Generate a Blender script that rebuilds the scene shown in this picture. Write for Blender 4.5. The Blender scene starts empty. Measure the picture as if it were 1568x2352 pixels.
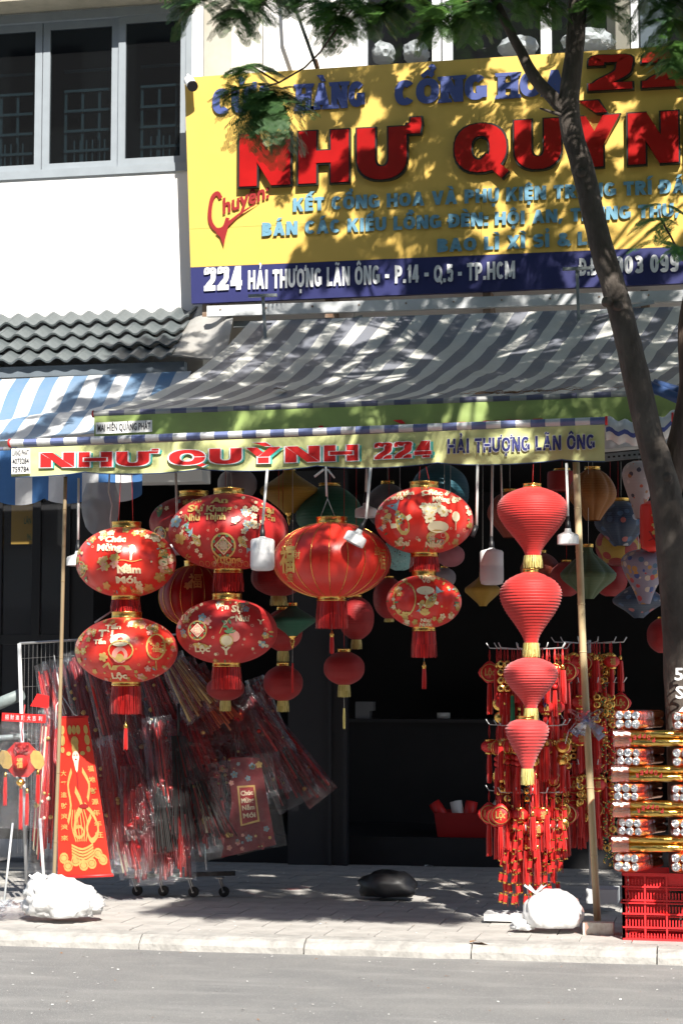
import bpy, math, random, unicodedata
import numpy as np
from mathutils import Vector, Matrix, noise
R = math.radians
random.seed(7)
SC = bpy.context.scene
COL = SC.collection
# ------------------------------------------------------------------ camera
YAW, PITCH, F = R(11.3), R(4.86), 4400.0           # F in pixels of a 1568 x 2352 picture
CAMP = Vector((2.21, -11.08, 1.62))
cd = bpy.data.cameras.new('camera'); cam = bpy.data.objects.new('camera', cd); COL.objects.link(cam)
cam.location = CAMP; cam.rotation_euler = (R(90) + PITCH, 0, YAW)
cd.sensor_fit = 'VERTICAL'; cd.sensor_height = 36; cd.sensor_width = 24; cd.lens = F / 2352 * 36
cd.clip_end = 500; cd.dof.use_dof = True; cd.dof.focus_distance = 11.9; cd.dof.aperture_fstop = 6
SC.camera = cam
# ------------------------------------------------------------------ world and sun
SUN = Vector((0.45, -0.95, 1.0)).normalized()
w = bpy.data.worlds.new('World'); SC.world = w; w.use_nodes = True
nt = w.node_tree; bg = nt.nodes['Background']; sky = nt.nodes.new('ShaderNodeTexSky')
sky.sky_type = 'NISHITA'; sky.sun_disc = False
sky.sun_elevation = math.asin(SUN.z); sky.sun_rotation = math.atan2(SUN.x, SUN.y)
nt.links.new(sky.outputs[0], bg.inputs[0]); bg.inputs[1].default_value = 0.074
sl = bpy.data.lights.new('sun', 'SUN'); sl.energy = 4.9; sl.angle = R(0.5); sl.color = (1, 0.95, 0.87)
so = bpy.data.objects.new('sun', sl); COL.objects.link(so); so.rotation_euler = SUN.to_track_quat('Z', 'Y').to_euler()
SC.view_settings.view_transform = 'Standard'; SC.view_settings.look = 'None'; SC.view_settings.gamma = 1
SC.view_settings.use_curve_mapping = False; SC.view_settings.exposure = 1.0
SC.cycles.transparent_max_bounces = 24; SC.cycles.max_bounces = 8
# ------------------------------------------------------------------ helpers
RM = Matrix.Rotation(YAW, 3, 'Z') @ Matrix.Rotation(R(90) + PITCH, 3, 'X')
def at(px, py, Y):
    d = RM @ Vector(((px - 784) / F, -(py - 1176) / F, -1))
    return CAMP + d * ((Y - CAMP.y) / d.y)
def mp(n, Y, px=784):                                # n pixels near column px on plane Y, in metres
    return (at(px + n, 1176, Y) - at(px, 1176, Y)).length
def ground(px, py, z=0.08):
    d = RM @ Vector(((px - 784) / F, -(py - 1176) / F, -1))
    return CAMP + d * ((z - CAMP.z) / d.z)
class MB:
    def __init__(s): s.v = []; s.f = []; s.m = []; s.sm = []; s.uv = []
    def add(s, vs, fs, mi=0, smooth=False, uv=None):
        b = len(s.v); s.v.extend([tuple(p) for p in vs])
        s.uv.extend(uv if uv else [(0, 0)] * len(vs))
        for f in fs: s.f.append(tuple(b + i for i in f)); s.m.append(mi); s.sm.append(smooth)
        return s
    def box(s, c, size, rz=0, mi=0, rot=None):
        x, y, z = [q / 2 for q in size]; M = rot if rot else Matrix.Rotation(rz, 3, 'Z'); c = Vector(c)
        vs = [c + M @ Vector((a * x, b * y, d * z)) for a in (-1, 1) for b in (-1, 1) for d in (-1, 1)]
        return s.add(vs, [(0, 1, 3, 2), (4, 6, 7, 5), (0, 4, 5, 1), (2, 3, 7, 6), (0, 2, 6, 4), (1, 5, 7, 3)], mi)
    def bb(s, p, q, mi=0):
        p, q = Vector(p), Vector(q); return s.box((p + q) / 2, [abs(q[i] - p[i]) for i in range(3)], 0, mi)
    def bar(s, p, q, w_, h_, mi=0):                  # rectangular bar from p to q
        p, q = Vector(p), Vector(q); d = (q - p); L = d.length; d.normalize()
        up = Vector((0, 0, 1)) if abs(d.z) < .9 else Vector((0, 1, 0))
        x = d.cross(up).normalized(); z = x.cross(d)
        M = Matrix((x, d, z)).transposed(); return s.box((p + q) / 2, (w_, L, h_), 0, mi, M)
    def tube(s, pts, r, n=8, mi=0, caps=True, smooth=True):
        pts = [Vector(p) for p in pts]; rs = r if isinstance(r, (list, tuple)) else [r] * len(pts)
        vs = []; fs = []; px = None
        for i, p in enumerate(pts):
            d = (pts[min(i + 1, len(pts) - 1)] - pts[max(i - 1, 0)]).normalized()
            if px is None: px = d.orthogonal().normalized()
            px = (px - d * px.dot(d)).normalized(); py = d.cross(px)
            for k in range(n):
                a = 2 * math.pi * k / n; vs.append(p + (px * math.cos(a) + py * math.sin(a)) * rs[i])
        for i in range(len(pts) - 1):
            for k in range(n):
                fs.append((i * n + k, i * n + (k + 1) % n, (i + 1) * n + (k + 1) % n, (i + 1) * n + k))
        s.add(vs, fs, mi, smooth)
        if caps:
            b = len(s.v) - len(vs)
            s.f.append(tuple(b + k for k in range(n))[::-1]); s.m.append(mi); s.sm.append(False)
            b += (len(pts) - 1) * n; s.f.append(tuple(b + k for k in range(n))); s.m.append(mi); s.sm.append(False)
        return s
    def lathe(s, prof, c=(0, 0, 0), n=24, mi=0, smooth=True, ax=None, mod=None):
        c = Vector(c); M = ax if ax else Matrix.Identity(3); vs = []; fs = []
        for (r, z) in prof:
            for k in range(n):
                a = 2 * math.pi * k / n; rr = r * (mod(a, z) if mod else 1)
                vs.append(c + M @ Vector((rr * math.cos(a), rr * math.sin(a), z)))
        for i in range(len(prof) - 1):
            for k in range(n):
                fs.append((i * n + k, i * n + (k + 1) % n, (i + 1) * n + (k + 1) % n, (i + 1) * n + k))
        return s.add(vs, fs, mi, smooth)
    def grid(s, fn, nu, nv, mi=0, smooth=True, th=None):
        vs = []; uv = []
        for j in range(nv + 1):
            for i in range(nu + 1):
                u, v = i / nu, j / nv; vs.append(Vector(fn(u, v))); uv.append((u, v))
        q = lambda i, j, o=0: o + j * (nu + 1) + i
        fs = [(q(i, j), q(i + 1, j), q(i + 1, j + 1), q(i, j + 1)) for j in range(nv) for i in range(nu)]
        s.add(vs, fs, mi, smooth, uv)
        if th is not None:
            th = Vector(th); N = len(vs); bv = vs + [p + th for p in vs]
            s.add([p + th for p in vs], [f[::-1] for f in fs], mi, smooth, uv); fs = []
            for i in range(nu): fs += [(q(i, 0), q(i, 0, N), q(i + 1, 0, N), q(i + 1, 0)), (q(i, nv), q(i + 1, nv), q(i + 1, nv, N), q(i, nv, N))]
            for j in range(nv): fs += [(q(0, j), q(0, j + 1), q(0, j + 1, N), q(0, j, N)), (q(nu, j), q(nu, j, N), q(nu, j + 1, N), q(nu, j + 1))]
            s.add(bv, fs, mi, False, uv + uv)
        return s
    def build(s, name, mats, parent=None, origin=None):
        me = bpy.data.meshes.new(name)
        o0 = Vector(origin) if origin is not None else (Vector(parent['o']) if parent else Vector((0, 0, 0)))
        me.from_pydata([tuple(Vector(p) - o0) for p in s.v], [], s.f)
        for m_ in (mats if isinstance(mats, (list, tuple)) else [mats]): me.materials.append(m_)
        me.polygons.foreach_set('material_index', s.m); me.polygons.foreach_set('use_smooth', s.sm)
        if any(u != (0, 0) for u in s.uv):
            L = me.uv_layers.new(name='uv'); li = np.zeros(len(me.loops), dtype=np.int32)
            me.loops.foreach_get('vertex_index', li); L.data.foreach_set('uv', np.array(s.uv, dtype=np.float32)[li].ravel())
        me.update()
        o = bpy.data.objects.new(name, me); COL.objects.link(o)
        if parent: o.parent = parent
        elif origin is not None: o.location = o0
        if parent is None: o['o'] = tuple(o0)
        else: o['o'] = tuple(o0)
        return o
def tag(o, label=None, cat=None, group=None, kind=None):
    if label: o['label'] = label
    if cat: o['category'] = cat
    if group: o['group'] = group
    if kind: o['kind'] = kind
    return o
def thing(name, label, cat, loc=(0, 0, 0), group=None):
    o = bpy.data.objects.new(name, None); COL.objects.link(o); o.location = loc; o['o'] = tuple(loc)
    o.empty_display_size = .1
    return tag(o, label, cat, group)
def struct(name, mb, m, origin=None): return tag(mb.build(name, m, None, origin), kind='structure')
def copy_tree(o, parent=None, loc=None, label=None):
    c = o.copy(); COL.objects.link(c)
    if parent: c.parent = parent
    if loc is not None: c.location = loc
    if label: c['label'] = label
    for ch in list(o.children): copy_tree(ch, c)
    return c
# ------------------------------------------------------------------ materials
def mat(name, col, rough=.5, metal=0, spec=.5, bump=0, bs=60, var=0, vs=4, col2=None, sheen=0, coat=0, trl=0, emis=None, stretch=None, alpha=1, dist=.01):
    m = bpy.data.materials.new(name); m.use_nodes = True; n = m.node_tree; P = n.nodes['Principled BSDF']
    P.inputs['Base Color'].default_value = (*col, 1); P.inputs['Roughness'].default_value = rough
    P.inputs['Metallic'].default_value = metal; P.inputs['Specular IOR Level'].default_value = spec
    P.inputs['Sheen Weight'].default_value = sheen; P.inputs['Coat Weight'].default_value = coat
    P.inputs['Alpha'].default_value = alpha
    tc = n.nodes.new('ShaderNodeTexCoord'); src = tc.outputs['Object']
    if stretch:
        mpn = n.nodes.new('ShaderNodeMapping'); mpn.inputs['Scale'].default_value = stretch
        n.links.new(src, mpn.inputs[0]); src = mpn.outputs[0]
    if var or col2:
        t = n.nodes.new('ShaderNodeTexNoise'); t.inputs['Scale'].default_value = vs; t.inputs['Detail'].default_value = 8
        t.inputs['Roughness'].default_value = .65; n.links.new(src, t.inputs['Vector'])
        rp = n.nodes.new('ShaderNodeValToRGB'); rp.color_ramp.elements[0].position = .35; rp.color_ramp.elements[1].position = .68
        c2 = col2 if col2 else tuple(c * (1 - var) for c in col)
        rp.color_ramp.elements[0].color = (*col, 1); rp.color_ramp.elements[1].color = (*c2, 1)
        n.links.new(t.outputs['Fac'], rp.inputs[0]); n.links.new(rp.outputs[0], P.inputs['Base Color'])
    if bump:
        t = n.nodes.new('ShaderNodeTexNoise'); t.inputs['Scale'].default_value = bs; t.inputs['Detail'].default_value = 5
        b = n.nodes.new('ShaderNodeBump'); b.inputs['Strength'].default_value = bump; b.inputs['Distance'].default_value = dist
        n.links.new(src, t.inputs['Vector']); n.links.new(t.outputs['Fac'], b.inputs['Height']); n.links.new(b.outputs[0], P.inputs['Normal'])
    if trl:
        tr = n.nodes.new('ShaderNodeBsdfTranslucent'); tr.inputs[0].default_value = (*col, 1)
        if var or col2: n.links.new(rp.outputs[0], tr.inputs[0])
        mx = n.nodes.new('ShaderNodeMixShader'); mx.inputs[0].default_value = trl
        n.links.new(P.outputs[0], mx.inputs[1]); n.links.new(tr.outputs[0], mx.inputs[2])
        n.links.new(mx.outputs[0], n.nodes['Material Output'].inputs[0])
    return m
def clear_mat(name, tint=(.9, .9, .92), gloss=.12, rough=.12, bump=.6, bs=25, haze=.06, fac=.6):
    m = bpy.data.materials.new(name); m.use_nodes = True; n = m.node_tree; n.nodes.remove(n.nodes['Principled BSDF'])
    T = n.nodes.new('ShaderNodeBsdfTransparent'); T.inputs[0].default_value = (*tint, 1)
    G = n.nodes.new('ShaderNodeBsdfGlossy'); G.inputs['Roughness'].default_value = rough; G.inputs[0].default_value = (1, 1, 1, 1)
    D = n.nodes.new('ShaderNodeBsdfDiffuse'); D.inputs[0].default_value = (.75, .76, .8, 1)
    lw = n.nodes.new('ShaderNodeLayerWeight'); lw.inputs[0].default_value = .35
    ma = n.nodes.new('ShaderNodeMath'); ma.operation = 'MULTIPLY_ADD'; ma.inputs[1].default_value = fac; ma.inputs[2].default_value = gloss
    n.links.new(lw.outputs['Facing'], ma.inputs[0])
    m1 = n.nodes.new('ShaderNodeMixShader'); m1.inputs[0].default_value = haze; n.links.new(T.outputs[0], m1.inputs[1]); n.links.new(D.outputs[0], m1.inputs[2])
    m2 = n.nodes.new('ShaderNodeMixShader'); n.links.new(ma.outputs[0], m2.inputs[0]); n.links.new(m1.outputs[0], m2.inputs[1]); n.links.new(G.outputs[0], m2.inputs[2])
    n.links.new(m2.outputs[0], n.nodes['Material Output'].inputs[0])
    if bump:
        tc = n.nodes.new('ShaderNodeTexCoord'); t = n.nodes.new('ShaderNodeTexNoise'); t.inputs['Scale'].default_value = bs; t.inputs['Detail'].default_value = 4
        b = n.nodes.new('ShaderNodeBump'); b.inputs['Strength'].default_value = bump; b.inputs['Distance'].default_value = .02
        n.links.new(tc.outputs['Object'], t.inputs['Vector']); n.links.new(t.outputs['Fac'], b.inputs['Height'])
        n.links.new(b.outputs[0], G.inputs['Normal']); n.links.new(b.outputs[0], D.inputs['Normal'])
    return m
def stripe_mat(name, c1, c2, N, dirt=.5, thin=None, axis=0, dutyv=.5, dirtcol=(.16, .15, .13)):
    m = mat(name, c1, .6, bump=.25, bs=30, trl=0); n = m.node_tree; P = n.nodes['Principled BSDF']
    uv = n.nodes.new('ShaderNodeUVMap'); sp = n.nodes.new('ShaderNodeSeparateXYZ'); n.links.new(uv.outputs[0], sp.inputs[0])
    a = n.nodes.new('ShaderNodeMath'); a.operation = 'MULTIPLY'; a.inputs[1].default_value = N; n.links.new(sp.outputs[axis], a.inputs[0])
    b = n.nodes.new('ShaderNodeMath'); b.operation = 'FRACT'; n.links.new(a.outputs[0], b.inputs[0])
    c = n.nodes.new('ShaderNodeMath'); c.operation = 'GREATER_THAN'; c.inputs[1].default_value = dutyv; n.links.new(b.outputs[0], c.inputs[0])
    mx = n.nodes.new('ShaderNodeMix'); mx.data_type = 'RGBA'; mx.inputs['A'].default_value = (*c1, 1); mx.inputs['B'].default_value = (*c2, 1)
    n.links.new(c.outputs[0], mx.inputs['Factor'])
    tc = n.nodes.new('ShaderNodeTexCoord'); t = n.nodes.new('ShaderNodeTexNoise'); t.inputs['Scale'].default_value = 2.5; t.inputs['Detail'].default_value = 9
    t.inputs['Roughness'].default_value = .7
    n.links.new(tc.outputs['Object'], t.inputs['Vector']); r = n.nodes.new('ShaderNodeMapRange'); r.inputs[1].default_value = .3; r.inputs[2].default_value = .75
    r.inputs[3].default_value = dirt * .3; r.inputs[4].default_value = dirt; n.links.new(t.outputs['Fac'], r.inputs[0])
    m2 = n.nodes.new('ShaderNodeMix'); m2.data_type = 'RGBA'; m2.inputs['B'].default_value = (*dirtcol, 1)
    n.links.new(r.outputs[0], m2.inputs['Factor']); n.links.new(mx.outputs['Result'], m2.inputs['A']); n.links.new(m2.outputs['Result'], P.inputs['Base Color'])
    return m
def floral_mat(name, base, cols, scale=14, th=.35):
    m = mat(name, base, .55, sheen=.2); n = m.node_tree; P = n.nodes['Principled BSDF']
    tc = n.nodes.new('ShaderNodeTexCoord'); v = n.nodes.new('ShaderNodeTexVoronoi'); v.inputs['Scale'].default_value = scale
    n.links.new(tc.outputs['Object'], v.inputs['Vector'])
    sp = n.nodes.new('ShaderNodeSeparateColor'); n.links.new(v.outputs['Color'], sp.inputs[0])
    rp = n.nodes.new('ShaderNodeValToRGB'); rp.color_ramp.interpolation = 'CONSTANT'
    for i, c in enumerate(cols):
        e = rp.color_ramp.elements[i] if i < 2 else rp.color_ramp.elements.new(i / len(cols))
        e.position = i / len(cols); e.color = (*c, 1)
    n.links.new(sp.outputs[0], rp.inputs[0])
    lt = n.nodes.new('ShaderNodeMath'); lt.operation = 'LESS_THAN'; lt.inputs[1].default_value = th; n.links.new(v.outputs['Distance'], lt.inputs[0])
    mx = n.nodes.new('ShaderNodeMix'); mx.data_type = 'RGBA'; mx.inputs['A'].default_value = (*base, 1)
    n.links.new(lt.outputs[0], mx.inputs['Factor']); n.links.new(rp.outputs[0], mx.inputs['B']); n.links.new(mx.outputs['Result'], P.inputs['Base Color'])
    return m
M = {}
M['white_wall'] = mat('white_wall', (.84, .83, .81), .85, bump=.1, bs=8, var=.05, vs=.7)
M['stone'] = mat('stone', (.50, .45, .35), .5, col2=(.34, .31, .23), vs=6, bump=.1, bs=10)
M['marble'] = mat('marble', (.52, .50, .44), .35, col2=(.42, .39, .32), vs=2.5)
M['cream'] = mat('cream', (.62, .60, .53), .7, var=.06, vs=3)
M['frame_grey'] = mat('frame_grey', (.30, .335, .365), .4, var=.1, vs=8)
M['frame_white'] = mat('frame_white', (.72, .74, .76), .4)
M['bar_blue'] = mat('bar_blue', (.14, .20, .22), .5)
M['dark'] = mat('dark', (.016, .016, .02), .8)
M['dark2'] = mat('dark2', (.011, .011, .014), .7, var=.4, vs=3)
M['pane'] = clear_mat('pane', (.50, .55, .57), .03, .03, 0, haze=.006, fac=.5)
M['pane_clear'] = clear_mat('pane_clear', (.9, .92, .93), .02, .03, 0, haze=.004, fac=.35)
M['tile'] = mat('tile', (.12, .14, .145), .5, var=.35, vs=5, bump=.15, bs=40)
M['gutter'] = mat('gutter', (.15, .18, .21), .5, var=.3, vs=3)
M['tin'] = mat('tin', (.34, .335, .32), .6, col2=(.24, .23, .21), vs=3)
M['yellow'] = mat('yellow', (.74, .48, .10), .5, var=.07, vs=2, bump=.12, bs=3, dist=.03)
M['navy'] = mat('navy', (.022, .026, .13), .5, var=.2, vs=3)
M['navy_text'] = mat('navy_text', (.03, .035, .17), .5)
M['red_letter'] = mat('red_letter', (.42, .008, .008), .3, spec=.4, var=.25, vs=3)
M['letter_side'] = mat('letter_side', (.015, .02, .018), .4)
M['blue_letter'] = mat('blue_letter', (.07, .10, .30), .5, var=.2, vs=5)
M['sky_letter'] = mat('sky_letter', (.16, .35, .47), .5, var=.2, vs=5)
M['maroon'] = mat('maroon', (.28, .01, .012), .5)
M['white_print'] = mat('white_print', (.78, .79, .8), .5, var=.12, vs=8)
M['steel'] = mat('steel', (.30, .33, .34), .45, .3, var=.3, vs=6)
M['beam_white'] = mat('beam_white', (.60, .62, .63), .5, var=.25, vs=3)
M['rust'] = mat('rust', (.16, .08, .04), .9, col2=(.3, .25, .2), vs=8)
M['awning_grey'] = stripe_mat('awning_grey', (.62, .62, .58), (.16, .175, .22), 21, .45)
M['awning_blue'] = stripe_mat('awning_blue', (.66, .67, .68), (.075, .20, .37), 9.5, .45, dirtcol=(.30, .29, .27))
M['awning_dirty'] = stripe_mat('awning_dirty', (.5, .5, .5), (.12, .18, .32), 9.5, .8, dirtcol=(.27, .27, .27))
M['tube_stripe'] = stripe_mat('tube_stripe', (.70, .71, .74), (.13, .17, .36), 21, .15)
M['tube_old'] = stripe_mat('tube_old', (.36, .37, .37), (.07, .08, .18), 21, .55)
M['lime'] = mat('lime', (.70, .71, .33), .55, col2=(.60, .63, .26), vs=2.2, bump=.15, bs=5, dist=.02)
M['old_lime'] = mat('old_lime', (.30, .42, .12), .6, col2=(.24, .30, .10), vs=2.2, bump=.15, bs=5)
M['paper'] = mat('paper', (.74, .74, .72), .6)
M['ink'] = mat('ink', (.03, .03, .04), .6)
M['teal'] = mat('teal', (.06, .42, .36), .5)
M['red_print'] = mat('red_print', (.62, .02, .02), .45)
M['hem'] = mat('hem', (.04, .08, .2), .5)
M['satin'] = mat('satin', (.80, .028, .014), .36, spec=.55, sheen=.15, var=.10, vs=3, bump=.12, bs=160, trl=.12, dist=.004)
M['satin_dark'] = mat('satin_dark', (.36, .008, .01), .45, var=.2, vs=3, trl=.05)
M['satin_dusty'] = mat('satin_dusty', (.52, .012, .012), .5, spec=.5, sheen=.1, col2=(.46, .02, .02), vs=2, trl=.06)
M['cloth_red'] = mat('cloth_red', (.60, .022, .018), .6, sheen=.25, var=.15, vs=4, bump=.1, bs=150, trl=.08)
M['cloth_red_sunlit'] = mat('cloth_red_sunlit', (.66, .045, .045), .65, sheen=.4, var=.1, vs=4, bump=.15, bs=120, trl=.1)  # same red cloth, the sun's pinkish wash put into the colour
M['gold'] = mat('gold', (.85, .52, .14), .25, 1, bump=.3, bs=60)
M['gold_print'] = mat('gold_print', (.72, .50, .16), .38, .35, var=.25, vs=30)
M['cream_print'] = mat('cream_print', (.80, .68, .45), .4)
M['pink_print'] = mat('pink_print', (.72, .32, .26), .5)
M['green_print'] = mat('green_print', (.12, .26, .12), .5)
M['blue_print'] = mat('blue_print', (.25, .38, .42), .5)
M['silk'] = mat('silk', (.62, .012, .01), .4, sheen=.3, trl=.1)
M['silk_dark'] = mat('silk_dark', (.33, .008, .01), .5)
M['silk_yellow'] = mat('silk_yellow', (.66, .58, .20), .5, sheen=.2)
M['rope'] = mat('rope', (.6, .6, .58), .8)
M['wire'] = mat('wire', (.45, .45, .45), .35, .8)
M['cord'] = mat('cord', (.72, .72, .70), .6)
M['black'] = mat('black', (.012, .012, .014), .45)
M['bulb'] = mat('bulb', (.78, .78, .80), .3, trl=.3)
M['bulb_white'] = mat('bulb_white', (.8, .8, .8), .35)
M['bamboo'] = mat('bamboo', (.62, .50, .30), .45, col2=(.44, .33, .17), vs=7, stretch=(1, 1, .15), bump=.1, bs=30)
M['bamboo_old'] = mat('bamboo_old', (.34, .26, .15), .6, col2=(.20, .15, .09), vs=7, stretch=(1, 1, .15), bump=.1, bs=30)
M['node'] = mat('node', (.25, .18, .09), .6)
M['bark'] = mat('bark', (.050, .038, .031), .9, col2=(.11, .092, .078), vs=7, stretch=(1, 1, .45), bump=.9, bs=28, dist=.02)
M['bark_low'] = mat('bark_low', (.075, .05, .04), .9, col2=(.14, .095, .07), vs=9, stretch=(1, 1, .3), bump=1, bs=24, dist=.02)
M['leaf'] = mat('leaf', (.07, .18, .035), .45, col2=(.13, .26, .05), vs=9, trl=.45)
M['leaf_dark'] = mat('leaf_dark', (.04, .11, .035), .5, col2=(.08, .17, .04), vs=6, trl=.3)
M['road'] = mat('road', (.165, .165, .164), .85, col2=(.215, .212, .205), vs=1.6, bump=.5, bs=140, dist=.006)
n = M['road'].node_tree; P = n.nodes['Principled BSDF']; src_ = P.inputs['Base Color'].links[0].from_socket
tc = n.nodes.new('ShaderNodeTexCoord')
for sc_v, th_, cc in ((60, .13, (.42, .41, .39)), (45, .12, (.07, .07, .07)), (110, .2, (.33, .32, .31))):
    v = n.nodes.new('ShaderNodeTexVoronoi'); v.inputs['Scale'].default_value = sc_v; n.links.new(tc.outputs['Object'], v.inputs['Vector'])
    lt_ = n.nodes.new('ShaderNodeMath'); lt_.operation = 'LESS_THAN'; lt_.inputs[1].default_value = th_; n.links.new(v.outputs['Distance'], lt_.inputs[0])
    mx = n.nodes.new('ShaderNodeMix'); mx.data_type = 'RGBA'; mx.inputs['B'].default_value = (*cc, 1); n.links.new(lt_.outputs[0], mx.inputs['Factor']); n.links.new(src_, mx.inputs['A']); src_ = mx.outputs['Result']
mpn = n.nodes.new('ShaderNodeMapping'); mpn.inputs['Scale'].default_value = (.6, 2.6, 1); n.links.new(tc.outputs['Object'], mpn.inputs[0])
t = n.nodes.new('ShaderNodeTexNoise'); t.inputs['Scale'].default_value = 2.2; t.inputs['Detail'].default_value = 8; n.links.new(mpn.outputs[0], t.inputs['Vector'])
rg = n.nodes.new('ShaderNodeMapRange'); rg.inputs[1].default_value = .5; rg.inputs[2].default_value = .72; rg.inputs[4].default_value = .2; n.links.new(t.outputs['Fac'], rg.inputs[0])
mx = n.nodes.new('ShaderNodeMix'); mx.data_type = 'RGBA'; mx.inputs['B'].default_value = (.45, .44, .42, 1); n.links.new(rg.outputs[0], mx.inputs['Factor']); n.links.new(src_, mx.inputs['A']); n.links.new(mx.outputs['Result'], P.inputs['Base Color'])
M['kerb'] = mat('kerb', (.42, .405, .38), .9, col2=(.27, .26, .245), vs=9, bump=.7, bs=40, dist=.012)
M['paver'] = mat('paver', (.47, .45, .42), .85, col2=(.33, .315, .295), vs=4.5, bump=.35, bs=60, dist=.008)
M['grout'] = mat('grout', (.30, .29, .265), .95)
M['bagwhite'] = mat('bagwhite', (.80, .80, .80), .3, bump=.7, bs=9, dist=.03, trl=.25)
M['crate'] = mat('crate', (.80, .035, .04), .38, var=.15, vs=6, trl=.06)
M['foil_silver'] = mat('foil_silver', (.8, .8, .8), .18, 1, bump=1, bs=90, dist=.01)
M['foil_gold'] = mat('foil_gold', (.86, .56, .15), .16, 1, bump=.25, bs=14, dist=.02, stretch=(1, 6, 6))
M['foil_copper'] = mat('foil_copper', (.75, .25, .07), .2, 1, bump=.4, bs=14, dist=.02, stretch=(1, 6, 6))
M['red_film'] = clear_mat('red_film', (1, .45, .35), .15, .1, .5, 30, .02)
M['plastic'] = clear_mat('plastic', (.93, .93, .95), .04, .09, 1, 38, .008, .4)
M['plastic_red'] = clear_mat('plastic_red', (.8, .40, .42), .03, .14, 1, 34, .008, .25)
M['ribbon'] = clear_mat('ribbon', (.40, .55, .9), .16, .12, .4, 20, .3)
M['red_paper'] = mat('red_paper', (.55, .02, .015), .5, var=.2, vs=5)
M['scroll_red'] = mat('scroll_red', (.72, .025, .01), .5, sheen=.1)
M['deep_red'] = mat('deep_red', (.22, .009, .014), .6, var=.4, vs=8)
M['bristle'] = mat('bristle', (.02, .018, .018), .6)
M['pipe_white'] = mat('pipe_white', (.55, .57, .58), .4)
M['door_glass'] = clear_mat('door_glass', (.85, .85, .87), .03, .04, 0, haze=.02)
M['skin_print'] = mat('skin_print', (.75, .6, .5), .5)
M['brown_trash'] = mat('brown_trash', (.25, .13, .06), .8)
def cloth(name, c, trl=.1): return mat(name, c, .6, sheen=.15, var=.2, vs=5, trl=trl)
# ------------------------------------------------------------------ stroke lettering (heavy sign capitals)
MARK = {'\u0300': 'grave', '\u0301': 'acute', '\u0309': 'hook', '\u0303': 'tilde', '\u0323': 'dot', '\u0302': 'circ', '\u031b': 'horn', '\u0306': 'breve'}
def ell(cx, cy, rx, ry, a0, a1, n=14, e=2.3):
    P = []
    for i in range(n + 1):
        a = R(a0 + (a1 - a0) * i / n); c, s = math.cos(a), math.sin(a)
        P.append((cx + rx * math.copysign(abs(c) ** (2 / e), c), cy + ry * math.copysign(abs(s) ** (2 / e), s)))
    return P
def crom(P, n=5):
    P = [P[0]] + list(P) + [P[-1]]; out = []
    for i in range(1, len(P) - 2):
        for k in range(n):
            t = k / n; a, b, c, d = P[i - 1], P[i], P[i + 1], P[i + 2]
            out.append(tuple(.5 * (2 * b[j] + (c[j] - a[j]) * t + (2 * a[j] - 5 * b[j] + 4 * c[j] - d[j]) * t * t + (3 * b[j] - a[j] - 3 * c[j] + d[j]) * t ** 3) for j in (0, 1)))
    return out + [P[-2]]
def ribbon(P, h, closed=False, aspect=1.0):
    n = len(P); A = []; B = []
    for i in range(n):
        p = P[i]; q0 = P[(i - 1) % n] if closed or i > 0 else None; q1 = P[(i + 1) % n] if closed or i < n - 1 else None
        def nrm(a, b):
            d = Vector((b[0] - a[0], b[1] - a[1])); d.normalize(); return Vector((-d.y, d.x))
        if q0 is None: v = nrm(p, q1)
        elif q1 is None: v = nrm(q0, p)
        else:
            a, b = nrm(q0, p), nrm(p, q1); v = (a + b)
            if v.length < 1e-6: v = a
            v.normalize(); v = v / max(.5, v.dot(a))
        A.append((p[0] + v.x * h, p[1] + v.y * h * aspect)); B.append((p[0] - v.x * h, p[1] - v.y * h * aspect))
    Q = []
    for i in range(n if closed else n - 1):
        j = (i + 1) % n; Q.append((A[i], B[i], B[j], A[j]))
    return Q
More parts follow.
